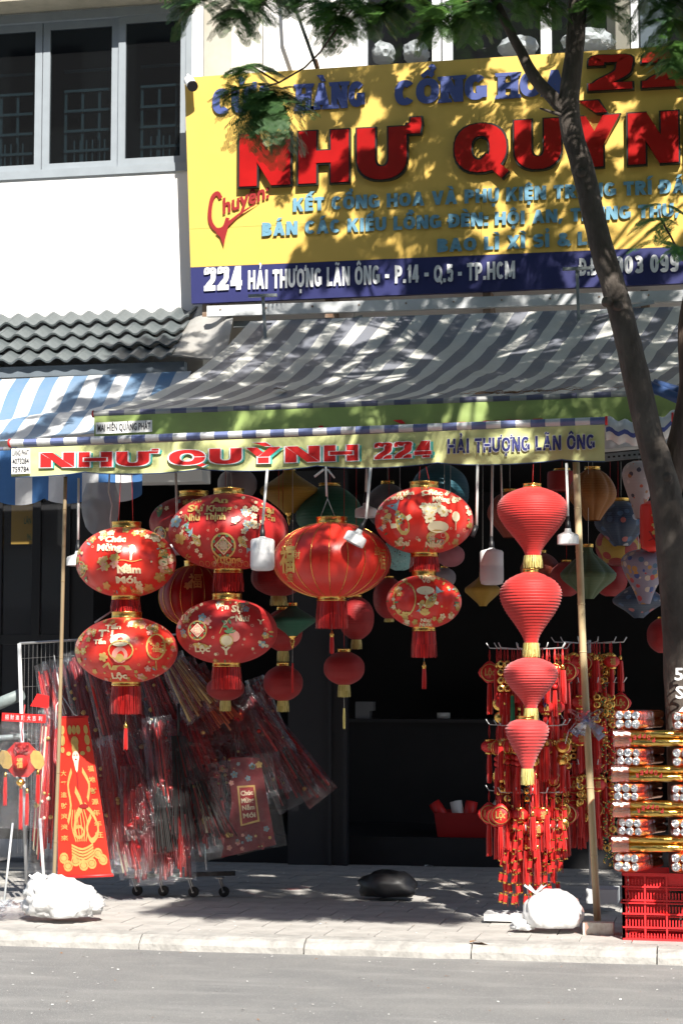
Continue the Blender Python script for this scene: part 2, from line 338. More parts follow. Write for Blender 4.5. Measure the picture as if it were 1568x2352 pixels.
def glyph(ch, T, K=1.0):
    """quads of one capital of height 1; returns (groups of quads, width)"""
    dec = unicodedata.normalize('NFD', ch.replace('Đ', 'D')); base = dec[0]; marks = [MARK[c] for c in dec[1:] if c in MARK]
    h = T / 2; G = []
    W = {'I': T * 1.15, 'M': .98, 'N': .8, 'O': .84, 'Q': .86, 'G': .8, 'C': .74, 'H': .78, 'U': .76, 'A': .86, 'Y': .82, 'V': .84, 'T': .7, 'L': .6, 'E': .6, 'P': .68, 'R': .74, 'B': .7, 'D': .78, 'K': .78, 'S': .66, 'X': .8, '&': .8,
         '1': .36, ':': T * 1.2, '.': T * 1.2, ',': T * 1.2, '-': .4, ' ': .34}.get(base, .64)
    if base.isdigit() and base != '1': W = .62
    l, r, b, t = h, W - h, h, 1 - h
    def V(x, y0=0, y1=1): G.append([((x - h, y0), (x + h, y0), (x + h, y1), (x - h, y1))])
    def H(y, x0, x1): G.append([((x0, y - h * .85), (x1, y - h * .85), (x1, y + h * .85), (x0, y + h * .85))])
    def D(x0, y0, x1, y1, k=1):
        L = math.hypot(x1 - x0, y1 - y0); hh = h * L / abs(y1 - y0) * k
        G.append([((x0 - hh, y0), (x0 + hh, y0), (x1 + hh, y1), (x1 - hh, y1))])
    def S(P, closed=False): G.append(ribbon(P, h, closed, .88))
    if base == 'I': V(W / 2)
    elif base == 'L': V(l); H(b, l, W)
    elif base == 'H': V(l); V(r); H(.5, l, r)
    elif base == 'T': V(W / 2, 0, 1); H(t, 0, W)
    elif base == 'E': V(l); H(b, l, W); H(.5, l, W * .93); H(t, l, W)
    elif base == 'N': V(l); V(r); D(r - .02, 0, l + .02, 1, .95)
    elif base == 'M': V(l); V(r); D(W / 2, .1, l + .03, 1, .8); D(W / 2, .1, r - .03, 1, .8)
    elif base == 'A': D(l * 1.05, 0, W / 2, 1, .95); D(W - l * 1.05, 0, W / 2, 1, .95); H(.3, W * .28, W * .72)
    elif base == 'V': D(W / 2, 0, l, 1, .95); D(W / 2, 0, r, 1, .95)
    elif base == 'Y': V(W / 2, 0, .5); D(W / 2, .4, l, 1, .9); D(W / 2, .4, r, 1, .9)
    elif base == 'X': D(l, 0, r, 1, .95); D(r, 0, l, 1, .95)
    elif base == 'K': V(l); D(l + .1, .42, r, 1, .85); D(r, 0, l + .22, .62, .9)
    elif base == 'U': S([(l, 1), (l, .42)] + ell(W / 2, .42, W / 2 - h, .42 - h, 180, 360, 14)[1:-1] + [(r, .42), (r, 1)])
    elif base in 'OQ0':
        S(ell(W / 2, .5, W / 2 - h, .5 - h, 0, 360, 26)[:-1], True)
        if base == 'Q': G.append([((W * .50, .26), (W * .62, .38), (W * 1.04, .02), (W * .9, -.12))])
    elif base == 'C': S(ell(W / 2 + .02, .5, W / 2 - h, .5 - h, 42, 318, 22))
    elif base == 'G': S(ell(W / 2, .5, W / 2 - h, .5 - h, 42, 335, 22)); H(.42, W * .52, W); V(r, .1, .46)
    elif base == 'D': V(l); S([(l, t)] + ell(W * .45, .5, W * .55 - h, .5 - h, 90, -90, 14) + [(l, b)])
    elif base == 'P': V(l); S([(l, t)] + ell(W * .5, .68, W * .5 - h, .32 - h, 90, -90, 10) + [(l, .36 + h)])
    elif base == 'R': V(l); S([(l, t)] + ell(W * .5, .7, W * .46 - h, .30 - h, 90, -90, 10) + [(l, .4 + h)]); D(r + .02, 0, W * .45, .5, .95)
    elif base == 'B': V(l); S([(l, t)] + ell(W * .5, .74, W * .44 - h, .26 - h, 90, -90, 10) + [(l, .48 + h)]); S([(l, .5)] + ell(W * .5, .27, W * .5 - h, .27 - h, 90, -90, 10) + [(l, b)])
    elif base == 'S': S(crom([(r, .80), (W * .72, t), (W * .38, t), (l, .76), (W * .25, .58), (W * .72, .45), (r, .25), (W * .66, b), (W * .3, b), (l, .22)]))
    elif base == '2': S(crom([(l, .72), (W * .22, .9), (W * .5, t), (W * .82, .88), (r, .70), (W * .75, .48), (W * .35, .24), (l + .02, .1)])); H(b, 0, W)
    elif base == '4': V(W * .70); D(l * .9, .3, W * .62, 1, .9); H(.28, 0, W)
    elif base == '1': V(W - h); D(h * .6, .72, W - h, 1, .6)
    elif base == '5': H(t, .05, W * .95); V(l + .02, .48, 1); S(crom([(l, .58), (W * .5, .64), (W * .85, .54), (r, .34), (W * .8, .14), (W * .45, b), (l, .2)]))
    elif base == '3': S(crom([(l, .8), (W * .45, t), (r, .76), (W * .72, .54), (W * .4, .52)])); S(crom([(W * .4, .52), (W * .8, .48), (r, .28), (W * .8, b + .04), (W * .4, b), (l, .2)]))
    elif base in '96':
        f = (lambda p: (W - p[0], 1 - p[1])) if base == '6' else (lambda p: p)
        S([f(p) for p in ell(W / 2, .66, W / 2 - h, .34 - h, 0, 360, 18)[:-1]], True); S([f(p) for p in crom([(r, .66), (r, .35), (W * .7, b + .02), (W * .3, b), (l, .2)])])
    elif base == '7': H(t, 0, W); D(W * .3, 0, r, .95)
    elif base == '8': S(ell(W / 2, .73, W / 2 - h * 1.1, .27 - h, 0, 360, 16)[:-1], True); S(ell(W / 2, .28, W / 2 - h, .28 - h, 0, 360, 16)[:-1], True)
    elif base == '&': S(crom([(W, .02), (W * .4, .6), (W * .3, .82), (W * .48, t), (W * .62, .8), (W * .45, .58), (l, .3), (W * .3, b), (W * .6, b + .03), (W * .9, .42)]))
    elif base == ':': H(h * .9, 0, T * 1.1); H(.6, 0, T * 1.1)
    elif base == '.': H(h * .9, 0, T * 1.1)
    elif base == ',': G.append([((0, -.12), (T * .5, -.12), (T * 1.1, T), (0, T))])
    elif base == '-': H(.42, 0, W)
    if ch == 'Đ': H(.5, -.1, W * .5)
    top = 1.06; q = T * .42; cx = W / 2 + (.05 if base == 'L' else 0)
    if 'horn' in marks:
        x = W - h * .3; G.append([((x - .02, .86), (x + T * .9, .86), (x + T * 1.0, 1.05), (x + T * .2, 1.05))]); G.append([((x + T * .35, 1.04), (x + T * 1.0, 1.04), (x + T * .95, 1.16), (x + T * .4, 1.16))])
    if 'circ' in marks: G.append(ribbon([(cx - .2, top), (cx, top + .16), (cx + .2, top)], q * .7)); top += .12
    if 'breve' in marks: G.append(ribbon(ell(cx, top + .14, .17, .14, 190, 350, 8), q * .7)); top += .16
    ox = .16 if 'circ' in marks else 0
    if 'grave' in marks: G.append([((cx - .24 + ox, top + .24), (cx - .24 + T * 1.1 + ox, top + .24), (cx + T * .75 + ox, top), (cx + .02 + ox, top))])
    if 'acute' in marks: G.append([((cx + .24 + ox, top + .24), (cx + .24 - T * 1.1 + ox, top + .24), (cx - T * .75 + ox, top), (cx - .02 + ox, top))])
    if 'hook' in marks: G.append(ribbon(crom([(cx - .08 + ox, top + .2), (cx + ox, top + .27), (cx + .08 + ox, top + .18), (cx + ox, top + .1), (cx + ox, top)], 3), q * .55))
    if 'tilde' in marks: G.append(ribbon(crom([(cx - .2, top + .05), (cx - .1, top + .14), (cx + .08, top + .06), (cx + .2, top + .15)], 3), q * .55))
    if 'dot' in marks: G.append([((cx - q, -.09 - 2 * q), (cx + q, -.09 - 2 * q), (cx + q, -.09), (cx - q, -.09))])
    return G, W
def slab(G, W, T, ch):                                # add rounded-looking slab serifs
    b = unicodedata.normalize('NFD', ch)[0]; h = T / 2; s = T * .42; th = T * .5
    feet = {'H': (h, W - h), 'N': (h,), 'A': (h, W - h), 'I': (W / 2,)}.get(b, ()); tops = {'H': (h, W - h), 'N': (h, W - h), 'I': (W / 2,)}.get(b, ())
    for x in feet: G.append([((x - h - s, 0), (x + h + s, 0), (x + h + s * .6, th), (x - h - s * .6, th))])
    for x in tops: G.append([((x - h - s * .6, 1 - th), (x + h + s * .6, 1 - th), (x + h + s, 1), (x - h - s, 1))])
    return G
def lay(text, T=.22, gap=.09, serif=False):
    x = 0; out = []
    for ch in text:
        G, W = glyph(ch, T)
        if serif: G = slab(list(G), W, T, ch)
        if ch != ' ': out.append((ch, [[tuple((p[0] + x, p[1]) for p in q) for q in g] for g in G]))
        x += W + gap + (.05 if 'horn' in [MARK.get(c) for c in unicodedata.normalize('NFD', ch)] else 0)
    return out, x - gap
def glyph_mesh(mb, groups, fx, depth, n, mi=0, side=None, eps=.0004):
    """fx maps (u,v) on the letter plane to world; n outward; depth of relief"""
    n = Vector(n)
    for gi, g in enumerate(groups):
        for qi, q in enumerate(g):
            a = (q[1][0] - q[0][0]) * (q[2][1] - q[0][1]) - (q[1][1] - q[0][1]) * (q[2][0] - q[0][0])
            qq = q if a > 0 else q[::-1]
            fr = [fx(*p) + n * (depth + eps * (gi + 1) + .00003 * qi) for p in qq]; bk = [fx(*p) for p in qq]
            mb.add(fr + bk, [(0, 1, 2, 3)], mi); b = len(mb.v) - 8
            for i in range(4):
                j = (i + 1) % 4; mb.f.append((b + i, b + 4 + i, b + 4 + j, b + j)); mb.m.append(mi if side is None else side); mb.sm.append(False)
def outline(groups, g):                               # grow a letter for its black rim / shadow print
    out = []
    for gr in groups:
        o = []
        for q in gr:
            cx = sum(p[0] for p in q) / 4; cy = sum(p[1] for p in q) / 4
            o.append(tuple((p[0] + math.copysign(g, p[0] - cx), p[1] + math.copysign(g, p[1] - cy)) for p in q))
        out.append(o)
    return out
def sign_text(text, p0, p1, hpx, Y, depth, mats, parent=None, name='lettering', T=.22, gap=.09, each=False, serif=False, side=None, rim=0, shear=0, dx=0, dz=0, off=0, slope=True):
    """heavy capitals whose baseline runs between two picture points on the plane Y"""
    A = at(*p0, Y); B = at(*p1, Y); L, Wd = lay(text, T, gap, serif); hh = mp(hpx, Y, (p0[0] + p1[0]) / 2)
    U = (B - A) / Wd; A = A + Vector((dx, -off, dz))
    fx = lambda u, v: A + U * u + Vector((0, 0, hh)) * v + (B - A).normalized() * (v * shear * hh)
    objs = []; mb = MB()
    for ch, G in L:
        if rim: glyph_mesh(mb, outline(G, rim), fx, depth * .82, (0, -1, 0), 1, 1)
        glyph_mesh(mb, G, fx, depth, (0, -1, 0), 0, side)
        if each: objs.append(mb.build(name, mats, parent)); mb = MB()
    if not each: objs.append(mb.build(name, mats, parent))
    return objs
_tc = {}
def ftext(text, off=.012):                            # small lettering from the built-in font: verts (x,y), faces, scaled to cap height 1
    k = (text, off)
    if k in _tc: return _tc[k]
    c = bpy.data.curves.new('t', 'FONT'); c.body = text; c.offset = off; c.resolution_u = 2; c.size = 1
    o = bpy.data.objects.new('t', c); me = o.to_mesh()
    V = [(v.co.x / .7, v.co.y / .7) for v in me.vertices]; Fc = [tuple(p.vertices) for p in me.polygons]
    o.to_mesh_clear(); bpy.data.objects.remove(o); bpy.data.curves.remove(c)
    x0 = min(v[0] for v in V); x1 = max(v[0] for v in V)
    _tc[k] = ([(v[0] - x0, v[1]) for v in V], Fc, x1 - x0); return _tc[k]
def put_text(mb, text, fx, width=None, height=1, cx=0, y0=0, mi=0, off=.012, rot=0, shear=0):
    V, Fc, W = ftext(text, off); s = (width / W) if width else height
    ca, sa = math.cos(rot), math.sin(rot); P = []
    for x, y in V:
        X = (x - W / 2) * s + y * height * shear; Yy = y * height; P.append(fx(cx + X * ca - Yy * sa, y0 + X * sa + Yy * ca))
    mb.add(P, Fc, mi)
exec_sections = True
# ================================================================== SETTING
Yf = 4.0
PZ = 0.08
road = MB().grid(lambda u, v: (-60 + 120 * u, -40 + 39.999 * v, 0), 4, 4); struct('road', road, M['road'])
kbase = MB(); kbase.bb((-12, .02, -.1), (12, .2, PZ - .03)); kerb = struct('kerb', kbase, M['grout'])
x = -4.2; rk_ = random.Random(2)
while x < 5:
    Lk = rk_.uniform(.92, 1.05); nk = 9; vs = []; dz = rk_.uniform(-.004, .003); dy = rk_.uniform(-.006, .006)
    for i in range(nk + 1):
        xx = x + (Lk - .008) * i / nk; j = noise.noise(Vector((xx * 3, 0, 0))) * .014 + dy; k2 = noise.noise(Vector((xx * 5, 5, 0))) * .010 + dz
        e_ = .012 if i in (0, nk) else 0
        vs += [(xx, -.035 + j + e_, -.02), (xx, -.03 + j + e_, .035 + k2), (xx, .0 + j + e_, PZ - .014 + k2 - e_ * .5), (xx, .05, PZ + .002 + dz), (xx, .197, PZ + .002 + dz), (xx, .197, -.02)]
    fs = [(i * 6 + k, (i + 1) * 6 + k, (i + 1) * 6 + k + 1, i * 6 + k + 1) for i in range(nk) for k in range(5)] + [tuple(range(6)), tuple(nk * 6 + k for k in range(6))[::-1]]
    MB().add(vs, fs, 0, False).build('kerb_stone', M['kerb'], kerb); x += Lk
pv = MB().grid(lambda u, v: (-12 + 24 * u, .2 + 4.35 * v, PZ - .008), 4, 2); pav = struct('pavement', pv, M['grout'])
PS = .30; proto = None
pm = MB(); pm.box((0, 0, 0), (PS - .006, PS - .006, .03)); pmesh = None
n_ = 0
for j in range(14):
    for i in range(19):
        x = -3.0 + i * PS + (PS / 2 if j % 2 else 0); y = .2 + PS / 2 + j * PS
        a = at_x = None
        if proto is None:
            proto = pm.build('paver', M['paver'], None, (0, 0, 0)); o = proto
        else:
            o = proto.copy(); COL.objects.link(o)
        o.parent = pav; o.location = (x, y, PZ - .013 + random.uniform(-.002, .002)); o.rotation_euler = (random.uniform(-.004, .004), random.uniform(-.006, .006), random.uniform(-.008, .008)); n_ += 1
# ground beyond, so the sheet reaches far
struct('ground', MB().grid(lambda u, v: (-60 + 120 * u, -40 + 100 * v, -.12), 4, 4), M['grout'])
# buildings across the street, behind the camera: they are what the windows mirror
ob = thing('building', 'pale concrete building across the street with rows of dark windows', 'building', (0, -24, 0))
b = MB(); b.bb((-26, -30, 0), (30, -24, 21)); b.build('wall', mat('opp_wall', (.18, .18, .16), .8, var=.3, vs=1), ob)
wm = MB(); 
for i in range(14):
    for k in range(5): wm.bb((-21 + i * 3.2, -23.98, 1.2 + k * 3.4), (-19.2 + i * 3.2, -23.9, 3.2 + k * 3.4))
wm.build('window', M['dark2'], ob)
# ------------------------------------------------------------------ left house (white) with window, tiled eave
house = thing('white_house', 'white house wall on the left with a grey framed window and stone band above it', 'house', (-3, Yf, 0))
def wallbox(mb, px0, py0, px1, py1, Y0, Y1, mi=0):
    a = at(px0, py1, Y0); c = at(px1, py0, Y0); mb.bb((a.x, Y0, a.z), (c.x, Y1, c.z), mi); return a, c
WZ0 = at(220, 398, Yf).z; WZ1 = at(220, 22, Yf).z; WX1 = at(441, 200, Yf).x; WX0 = at(-170, 200, Yf).x
xr = at(470, 300, Yf).x; xl = -7
wl = MB(); wl.bb((xl, Yf, 3.2), (xr, Yf + .25, WZ0)); wl.bb((xl, Yf, WZ0), (WX0, Yf + .25, WZ1)); wl.bb((WX1, Yf, WZ0), (xr, Yf + .25, WZ1)); wl.bb((xl, Yf, WZ1), (xr, Yf + .25, WZ1 + 2)); wl.build('wall', M['white_wall'], house)
bd = MB(); bd.bb((xl, Yf - .30, WZ1 + .015), (at(452, 0, Yf).x, Yf - .002, WZ1 + 2.0)); bd.build('stone_band', M['stone'], house)
wdw = MB(); fr = .055; FY0, FY1 = Yf + .02, Yf + .09
def px_x(p, Y=Yf): return at(p, 200, Y).x
wdw.bb((WX0, Yf - .02, WZ0 - .02), (WX1, FY1, WZ0 + .05)); wdw.bb((WX0, Yf - .012, WZ1 - .075), (WX1, FY1, WZ1)); wdw.bb((WX1 - .05, Yf - .012, WZ0 + .05), (WX1, FY1, WZ1 - .075))
win = wdw.build('window', M['frame_grey'], house)
xs = [px_x(-165), px_x(75), px_x(114), px_x(258), px_x(283), px_x(432)]
for a, c in ((px_x(-120), px_x(94)), (px_x(96), px_x(270)), (px_x(272), px_x(431))):
    s = MB(); yy = Yf + (.03 if a < px_x(200) else .0); z0, z1 = WZ0 + .05, WZ1 - .075; f2 = .062
    s.bb((a, yy, z0), (a + f2, yy + .04, z1)); s.bb((c - f2, yy, z0), (c, yy + .04, z1)); s.bb((a + f2, yy, z0), (c - f2, yy + .04, z0 + f2)); s.bb((a + f2, yy, z1 - f2), (c - f2, yy + .04, z1))
    s.build('sash', M['frame_grey'], win)
    MB().bb((a + f2 - .002, yy + .015, z0 + f2 - .002), (c - f2 + .002, yy + .021, z1 - f2 + .002)).build('pane', M['pane'], win)
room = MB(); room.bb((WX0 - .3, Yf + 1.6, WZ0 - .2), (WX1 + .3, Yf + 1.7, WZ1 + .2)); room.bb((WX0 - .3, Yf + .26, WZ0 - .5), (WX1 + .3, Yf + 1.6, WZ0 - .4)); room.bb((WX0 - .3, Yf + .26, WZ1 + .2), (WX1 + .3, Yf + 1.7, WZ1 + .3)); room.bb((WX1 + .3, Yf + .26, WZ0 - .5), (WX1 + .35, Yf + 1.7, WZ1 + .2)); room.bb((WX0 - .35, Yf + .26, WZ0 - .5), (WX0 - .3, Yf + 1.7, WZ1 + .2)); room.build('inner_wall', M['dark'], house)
for (xa, xb) in ((px_x(-60), px_x(55)), (px_x(128), px_x(245)), (px_x(305), px_x(425))):
    gb = MB(); zt = WZ0 + (WZ1 - WZ0) * .56; y = Yf + .22
    for k in range(6):
        z = WZ0 + .09 + k * (zt - WZ0 - .09) / 4; gb.bb((xa, y, z - .011), (xb, y + .015, z + .011))
    for k in range(3):
        x = xa + (xb - xa) * (k / 3 + .02); gb.bb((x - .01, y + .016, WZ0), (x + .012, y + .03, zt))
    for k in range(6):
        x = xa + (xb - xa) * (.2 + .12 * k); gb.bb((x - .006, y + .016, WZ0), (x + .006, y + .026, WZ0 + .36))
    gb.build('grille', M['bar_blue'], house)
MB().bb((px_x(92), Yf + .052, WZ0 + .13), (px_x(96), Yf + .058, WZ0 + .16)).build('sticker', M['paper'], win)
# strips between the two houses
shop = thing('shop_house', 'cream and white shop house behind the yellow sign with white framed upstairs windows', 'shop', (1, Yf, 0))
m_ = MB(); a, c = wallbox(m_, 470, 250, 531, -300, Yf - .02, Yf + .3); m_.v = []; m_.f = []; m_.m = []; m_.sm = []; m_.uv = []
zlo, zhi = 4.3, 9.2
m_.bb((px_x(470), Yf - .03, zlo), (px_x(531), Yf + .2, zhi)); m_.build('marble_strip', M['marble'], shop)
MB().bb((px_x(531) + .001, Yf - .015, zlo), (px_x(608), Yf + .2, zhi)).build('cream_panel', M['cream'], shop)
MB().bb((px_x(608) + .001, Yf - .05, zlo), (px_x(811), Yf + .2, zhi)).build('wall', M['white_wall'], shop)
ww = MB(); W2a, W2b = px_x(812), px_x(1800); wz0 = at(900, 230, Yf).z; 
ww.bb((W2a, Yf, zlo), (W2b, Yf + .2, wz0)); ww.build('parapet', M['white_wall'], shop)
wfr = MB()
for p, q in ((812, 842), (992, 1012), (1016, 1038), (1242, 1266), (1450, 1466)): wfr.bb((px_x(p), Yf, wz0), (px_x(q), Yf + .07, zhi))
wf = wfr.build('window', M['frame_white'], shop)
for p, q in ((842, 992), (1038, 1242), (1266, 1450), (1466, 1700)):
    MB().bb((px_x(p), Yf + .035, wz0), (px_x(q), Yf + .04, zhi)).build('pane', M['pane_clear'], wf)
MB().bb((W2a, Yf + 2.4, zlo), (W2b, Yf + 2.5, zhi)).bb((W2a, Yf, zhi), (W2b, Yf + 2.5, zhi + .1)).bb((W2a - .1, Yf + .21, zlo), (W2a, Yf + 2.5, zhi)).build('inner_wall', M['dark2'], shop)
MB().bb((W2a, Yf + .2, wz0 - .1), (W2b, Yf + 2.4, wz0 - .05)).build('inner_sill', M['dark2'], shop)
MB().bb((px_x(1468), Yf + .3, wz0), (px_x(1530), Yf + .35, wz0 + 2)).build('shutter', M['gutter'], shop)
def blob(c, size, seed=0, amp=.12, sub=3, flat=True, freq=2.5):
    """crumpled closed sack mesh"""
    import bmesh
    bm = bmesh.new(); bmesh.ops.create_icosphere(bm, subdivisions=sub, radius=1)
    V = []
    for v in bm.verts:
        d = v.co.copy(); k = 1 + amp * (noise.noise(d * freq + Vector((seed, 0, 0))) + .9 * (1 - 2.2 * abs(noise.noise(d * freq * 2.3 + Vector((0, seed, 0))))) - .3)
        p = d * k; p = Vector((p.x * size[0], p.y * size[1], p.z * size[2]))
        if flat and p.z < -size[2] * .55: p.z = -size[2] * .55 - (p.z + size[2] * .55) * .05
        V.append(Vector(c) + p)
    Fc = [tuple(v.index for v in f.verts) for f in bm.faces]; bm.free(); return V, Fc
for (p, q, r1, lab) in ((880, 125, 26, 'clear plastic sack behind the upstairs window left of the white one'), (955, 122, 30, 'knotted white plastic sack behind the upstairs window, on the sill'),
                        (1190, 110, 45, 'large pale sack behind the upstairs window beside the tree branch'), (1350, 95, 60, 'large grey white sack behind the upstairs window right of the trunk')):
    V, Fc = blob(at(p, q, Yf + .45), (mp(r1, 4), .15, mp(28, 4)), p, .16, 3)
    tag(MB().add(V, Fc, 0, False).build('sack', M['bagwhite'], None, at(p, q, Yf + .45)), lab, 'sack')
c = at(1430, 30, Yf + .6); tag(MB().box(c, (.26, .2, .75)).build('carton', mat('carton', (.38, .33, .26), .8), None, c), 'tall grey brown carton behind the upstairs window at the right', 'carton')
# tiled eave
eave = thing('tiled_eave', 'small eave of dark grey wavy roof tiles on the white wall', 'roof', at(220, 800, 3.6))
E0 = at(-40, 735, Yf - .02); E1 = at(455, 712, Yf - .02)           # top line
Lz = at(200, 838, 3.25).z; rows = 4; Yg = 3.25
tw = .155
def tile_mesh():
    mb = MB(); n = 8
    def fn(u, v):
        x = (u - .0) * tw * 1.08; wv = math.cos(u * 2 * math.pi * 1.08) * .019
        return (x, -v * .29, wv + (1 - v) * 0.0)
    mb.grid(fn, n, 2, 0, True, (0, 0, -.016)); return mb
TM = tile_mesh(); tp = TM.build('tile', M['tile'], None, (0, 0, 0)); tp.parent = eave; first = True
slope = math.atan2(E0.z - .0 - Lz, (Yf - Yg))
for r_ in range(rows):
    f = (r_ + 0.0) / rows; y = Yf - .02 - (Yf - Yg) * f; z = (E0.z + E1.z) / 2 + .0 - (E0.z - Lz) * f + .02
    xe = at(452 - 13 * r_, 780, y).x
    for i in range(27):
        x = xe - tw * (i + 1)
        o = tp if first else tp.copy()
        if not first: COL.objects.link(o)
        first = False
        o.location = Vector((x, y, z)) - eave.location; o.rotation_euler = (-slope * -1 * 0 + R(0), 0, 0)
        o.rotation_euler = (math.atan2(E0.z - Lz, Yf - Yg) * .70 + random.uniform(-.01, .01), random.uniform(-.012, .012), random.uniform(-.01, .01))
xe = at(425, 840, Yg).x
g = MB(); g.bb((-6, Yg - .02, Lz - .085), (xe, Yg + .06, Lz + .0)); g.build('fascia', M['gutter'], eave)
MB().bb((-6, Yg + .06, Lz - .10), (xe, Yf, Lz - .07)).build('soffit', M['rust'], eave)
fl = MB(); fa, fb_, fc_, fd = at(455, 705, Yf - .05), at(540, 705, 3.55), at(520, 826, 3.1), at(388, 815, 3.2)
fl.grid(lambda u, v: (fa.lerp(fb_, u)).lerp(fd.lerp(fc_, u), v) + Vector((0, -.03 * math.sin(u * 9), 0)), 8, 6, 0, True, (0, .01, -.01))
tag(fl.build('flashing', M['tin'], None, fa), 'grey sheet metal flashing between the tiled eave and the striped awning', 'metal sheet')
# ------------------------------------------------------------------ lower front: door of the left neighbour and the dark shop interior
xs0 = at(205, 1300, Yf).x; xsR = at(1700, 1300, Yf).x
nb = thing('glass_door', 'dark aluminium glass door of the left neighbour with a yellow notice inside', 'door', (at(80, 1900, Yf).x, Yf, .1))
d = MB(); DY = Yf + .1
for p in (-20, 12, 98, 165): d.bb((px_x(p - 9, DY), DY, PZ), (px_x(p + 9, DY), DY + .05, 3.1))
for q in (1700, 1480): d.bb((px_x(-60, DY), DY + .002, at(60, q, DY).z), (px_x(165, DY), DY + .048, at(60, q - 22, DY).z))
d.build('frame', M['black'], nb); MB().bb((px_x(-60, DY), DY + .02, PZ), (px_x(165, DY), DY + .026, 3.1)).build('pane', M['door_glass'], nb)
MB().bb((-6, Yf + .16, 3.1), (xs0, Yf + .3, 3.4)).build('lintel', M['dark2'], nb)
ys = MB(); a, c = at(26, 1250, DY + .3), at(97, 1152, DY + .3); ys.bb((a.x, DY + .3, a.z), (c.x, DY + .32, c.z)); yb = ys.build('reflection_panel', M['yellow'], nb)  # solid panel standing in for a sunlit sign mirrored in the glass
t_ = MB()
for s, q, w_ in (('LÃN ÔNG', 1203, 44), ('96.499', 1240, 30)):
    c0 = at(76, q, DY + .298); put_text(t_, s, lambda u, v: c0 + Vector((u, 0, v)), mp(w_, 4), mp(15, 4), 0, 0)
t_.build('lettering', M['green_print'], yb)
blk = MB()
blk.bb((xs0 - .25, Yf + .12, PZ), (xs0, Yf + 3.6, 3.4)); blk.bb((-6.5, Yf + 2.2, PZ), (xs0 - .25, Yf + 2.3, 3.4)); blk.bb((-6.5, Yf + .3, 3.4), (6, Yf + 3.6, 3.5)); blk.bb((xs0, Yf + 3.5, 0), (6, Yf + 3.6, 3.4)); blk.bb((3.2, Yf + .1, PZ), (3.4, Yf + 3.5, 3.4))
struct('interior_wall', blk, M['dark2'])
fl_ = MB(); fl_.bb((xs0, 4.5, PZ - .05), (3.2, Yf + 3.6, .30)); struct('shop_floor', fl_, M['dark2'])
ST = mat('dark_shutter', (.022, .022, .026), .5)
tag(MB().bb((px_x(665, 4.3), 4.3, PZ), (px_x(797, 4.3), 4.36, 3.3)).bb((px_x(755, 4.29), 4.27, PZ), (px_x(762, 4.29), 4.3, 3.3)).bb((px_x(787, 4.29), 4.27, PZ), (px_x(797, 4.29), 4.3, 3.3)).build('door_panel', ST, None, (px_x(730, 4.3), 4.3, PZ)), 'folded dark grey metal door panel standing between the racks and the dark doorway', 'door')
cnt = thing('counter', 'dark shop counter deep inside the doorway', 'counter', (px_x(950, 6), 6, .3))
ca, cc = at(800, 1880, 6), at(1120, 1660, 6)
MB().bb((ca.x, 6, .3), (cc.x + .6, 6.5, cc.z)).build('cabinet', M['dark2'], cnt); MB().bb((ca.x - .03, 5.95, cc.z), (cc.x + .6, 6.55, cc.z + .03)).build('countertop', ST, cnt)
cs = at(835, 1655, 6.1); tag(MB().box(cs + Vector((0, 0, .06)), (.13, .12, .22)).box(cs + Vector((.05, -.01, .13)), (.1, .12, .08)).build('card_machine', mat('greyplastic', (.2, .2, .21), .5), None, cs), 'grey white machine standing on the dark counter', 'machine')
cs = at(1018, 1650, 6.1); tag(MB().lathe([(0, 0), (.06, 0), (.06, .05), (.055, .05), (0, .05)], cs, 16).build('tape_roll', M['paper'], None, cs), 'small white roll lying on the dark counter', 'roll')
# ------------------------------------------------------------------ main sign
YS = 3.62
sign = thing('shop_sign', 'big yellow shop sign with raised red letters and a navy strip along its foot', 'sign', at(1000, 690, YS))
s00, s10, s11, s01 = at(440, 697, YS), at(1800, 641, YS), at(1800, 88, YS), at(424, 178, YS)
n00, n10 = at(438, 614, YS), at(1800, 556, YS)
def panel(a, b_, c_, d_, y0, th, nu=40, nv=14, wav=.006):
    def fn(u, v):
        p = (a.lerp(b_, u)).lerp(d_.lerp(c_, u), v); p.y = y0 + wav * noise.noise(Vector((p.x * 1.2, p.z * 1.2, 3))); return p
    return MB().grid(fn, nu, nv, 0, True, (0, th, 0))
cut = .485
def lerp4(u): return s00.lerp(s10, u), n00.lerp(n10, u), s01.lerp(s11, u)
us = [0, (1127 - 440) / 1360, 1.0]
for k in range(2):
    a0, b0, c0 = lerp4(us[k]); a1, b1, c1 = lerp4(us[k + 1]); g_ = .0015
    a0 = a0 + Vector((g_ * k, 0, 0)); b0 = b0 + Vector((g_ * k, 0, 0)); c0 = c0 + Vector((g_ * k, 0, 0))
    mid0, mid1 = b0.lerp(c0, .2), b1.lerp(c1, .2)
    panel(b0, b1, mid1 - Vector((0, 0, .002)), mid0 - Vector((0, 0, .002)), YS, .05, 24, 4).build('panel', M['yellow'], sign)
    panel(mid0, mid1, c1, c0, YS, .05, 24, 12).build('panel', M['yellow'], sign)
    panel(a0, a1, b1 - Vector((0, 0, .002)), b0 - Vector((0, 0, .002)), YS, .05, 24, 4).build('navy_strip', M['navy'], sign)
RL = [M['red_letter'], M['letter_side']]
def row(words, Y, **k):
    for (s, x0, y0, x1, y1, h_) in words: sign_text(s, (x0, y0), (x1, y1), h_, Y, **k)
YL = YS - .010
row([('CỬA', 487, 265, 632, 257, 62), ('HÀNG', 680, 255, 838, 246, 62), ('CỔNG', 905, 245, 1118, 229, 62), ('HOA', 1143, 228, 1300, 219, 62)], YL, depth=.009, mats=[M['blue_letter']], parent=sign, name='letter', each=True, T=.29, gap=.05, serif=True)
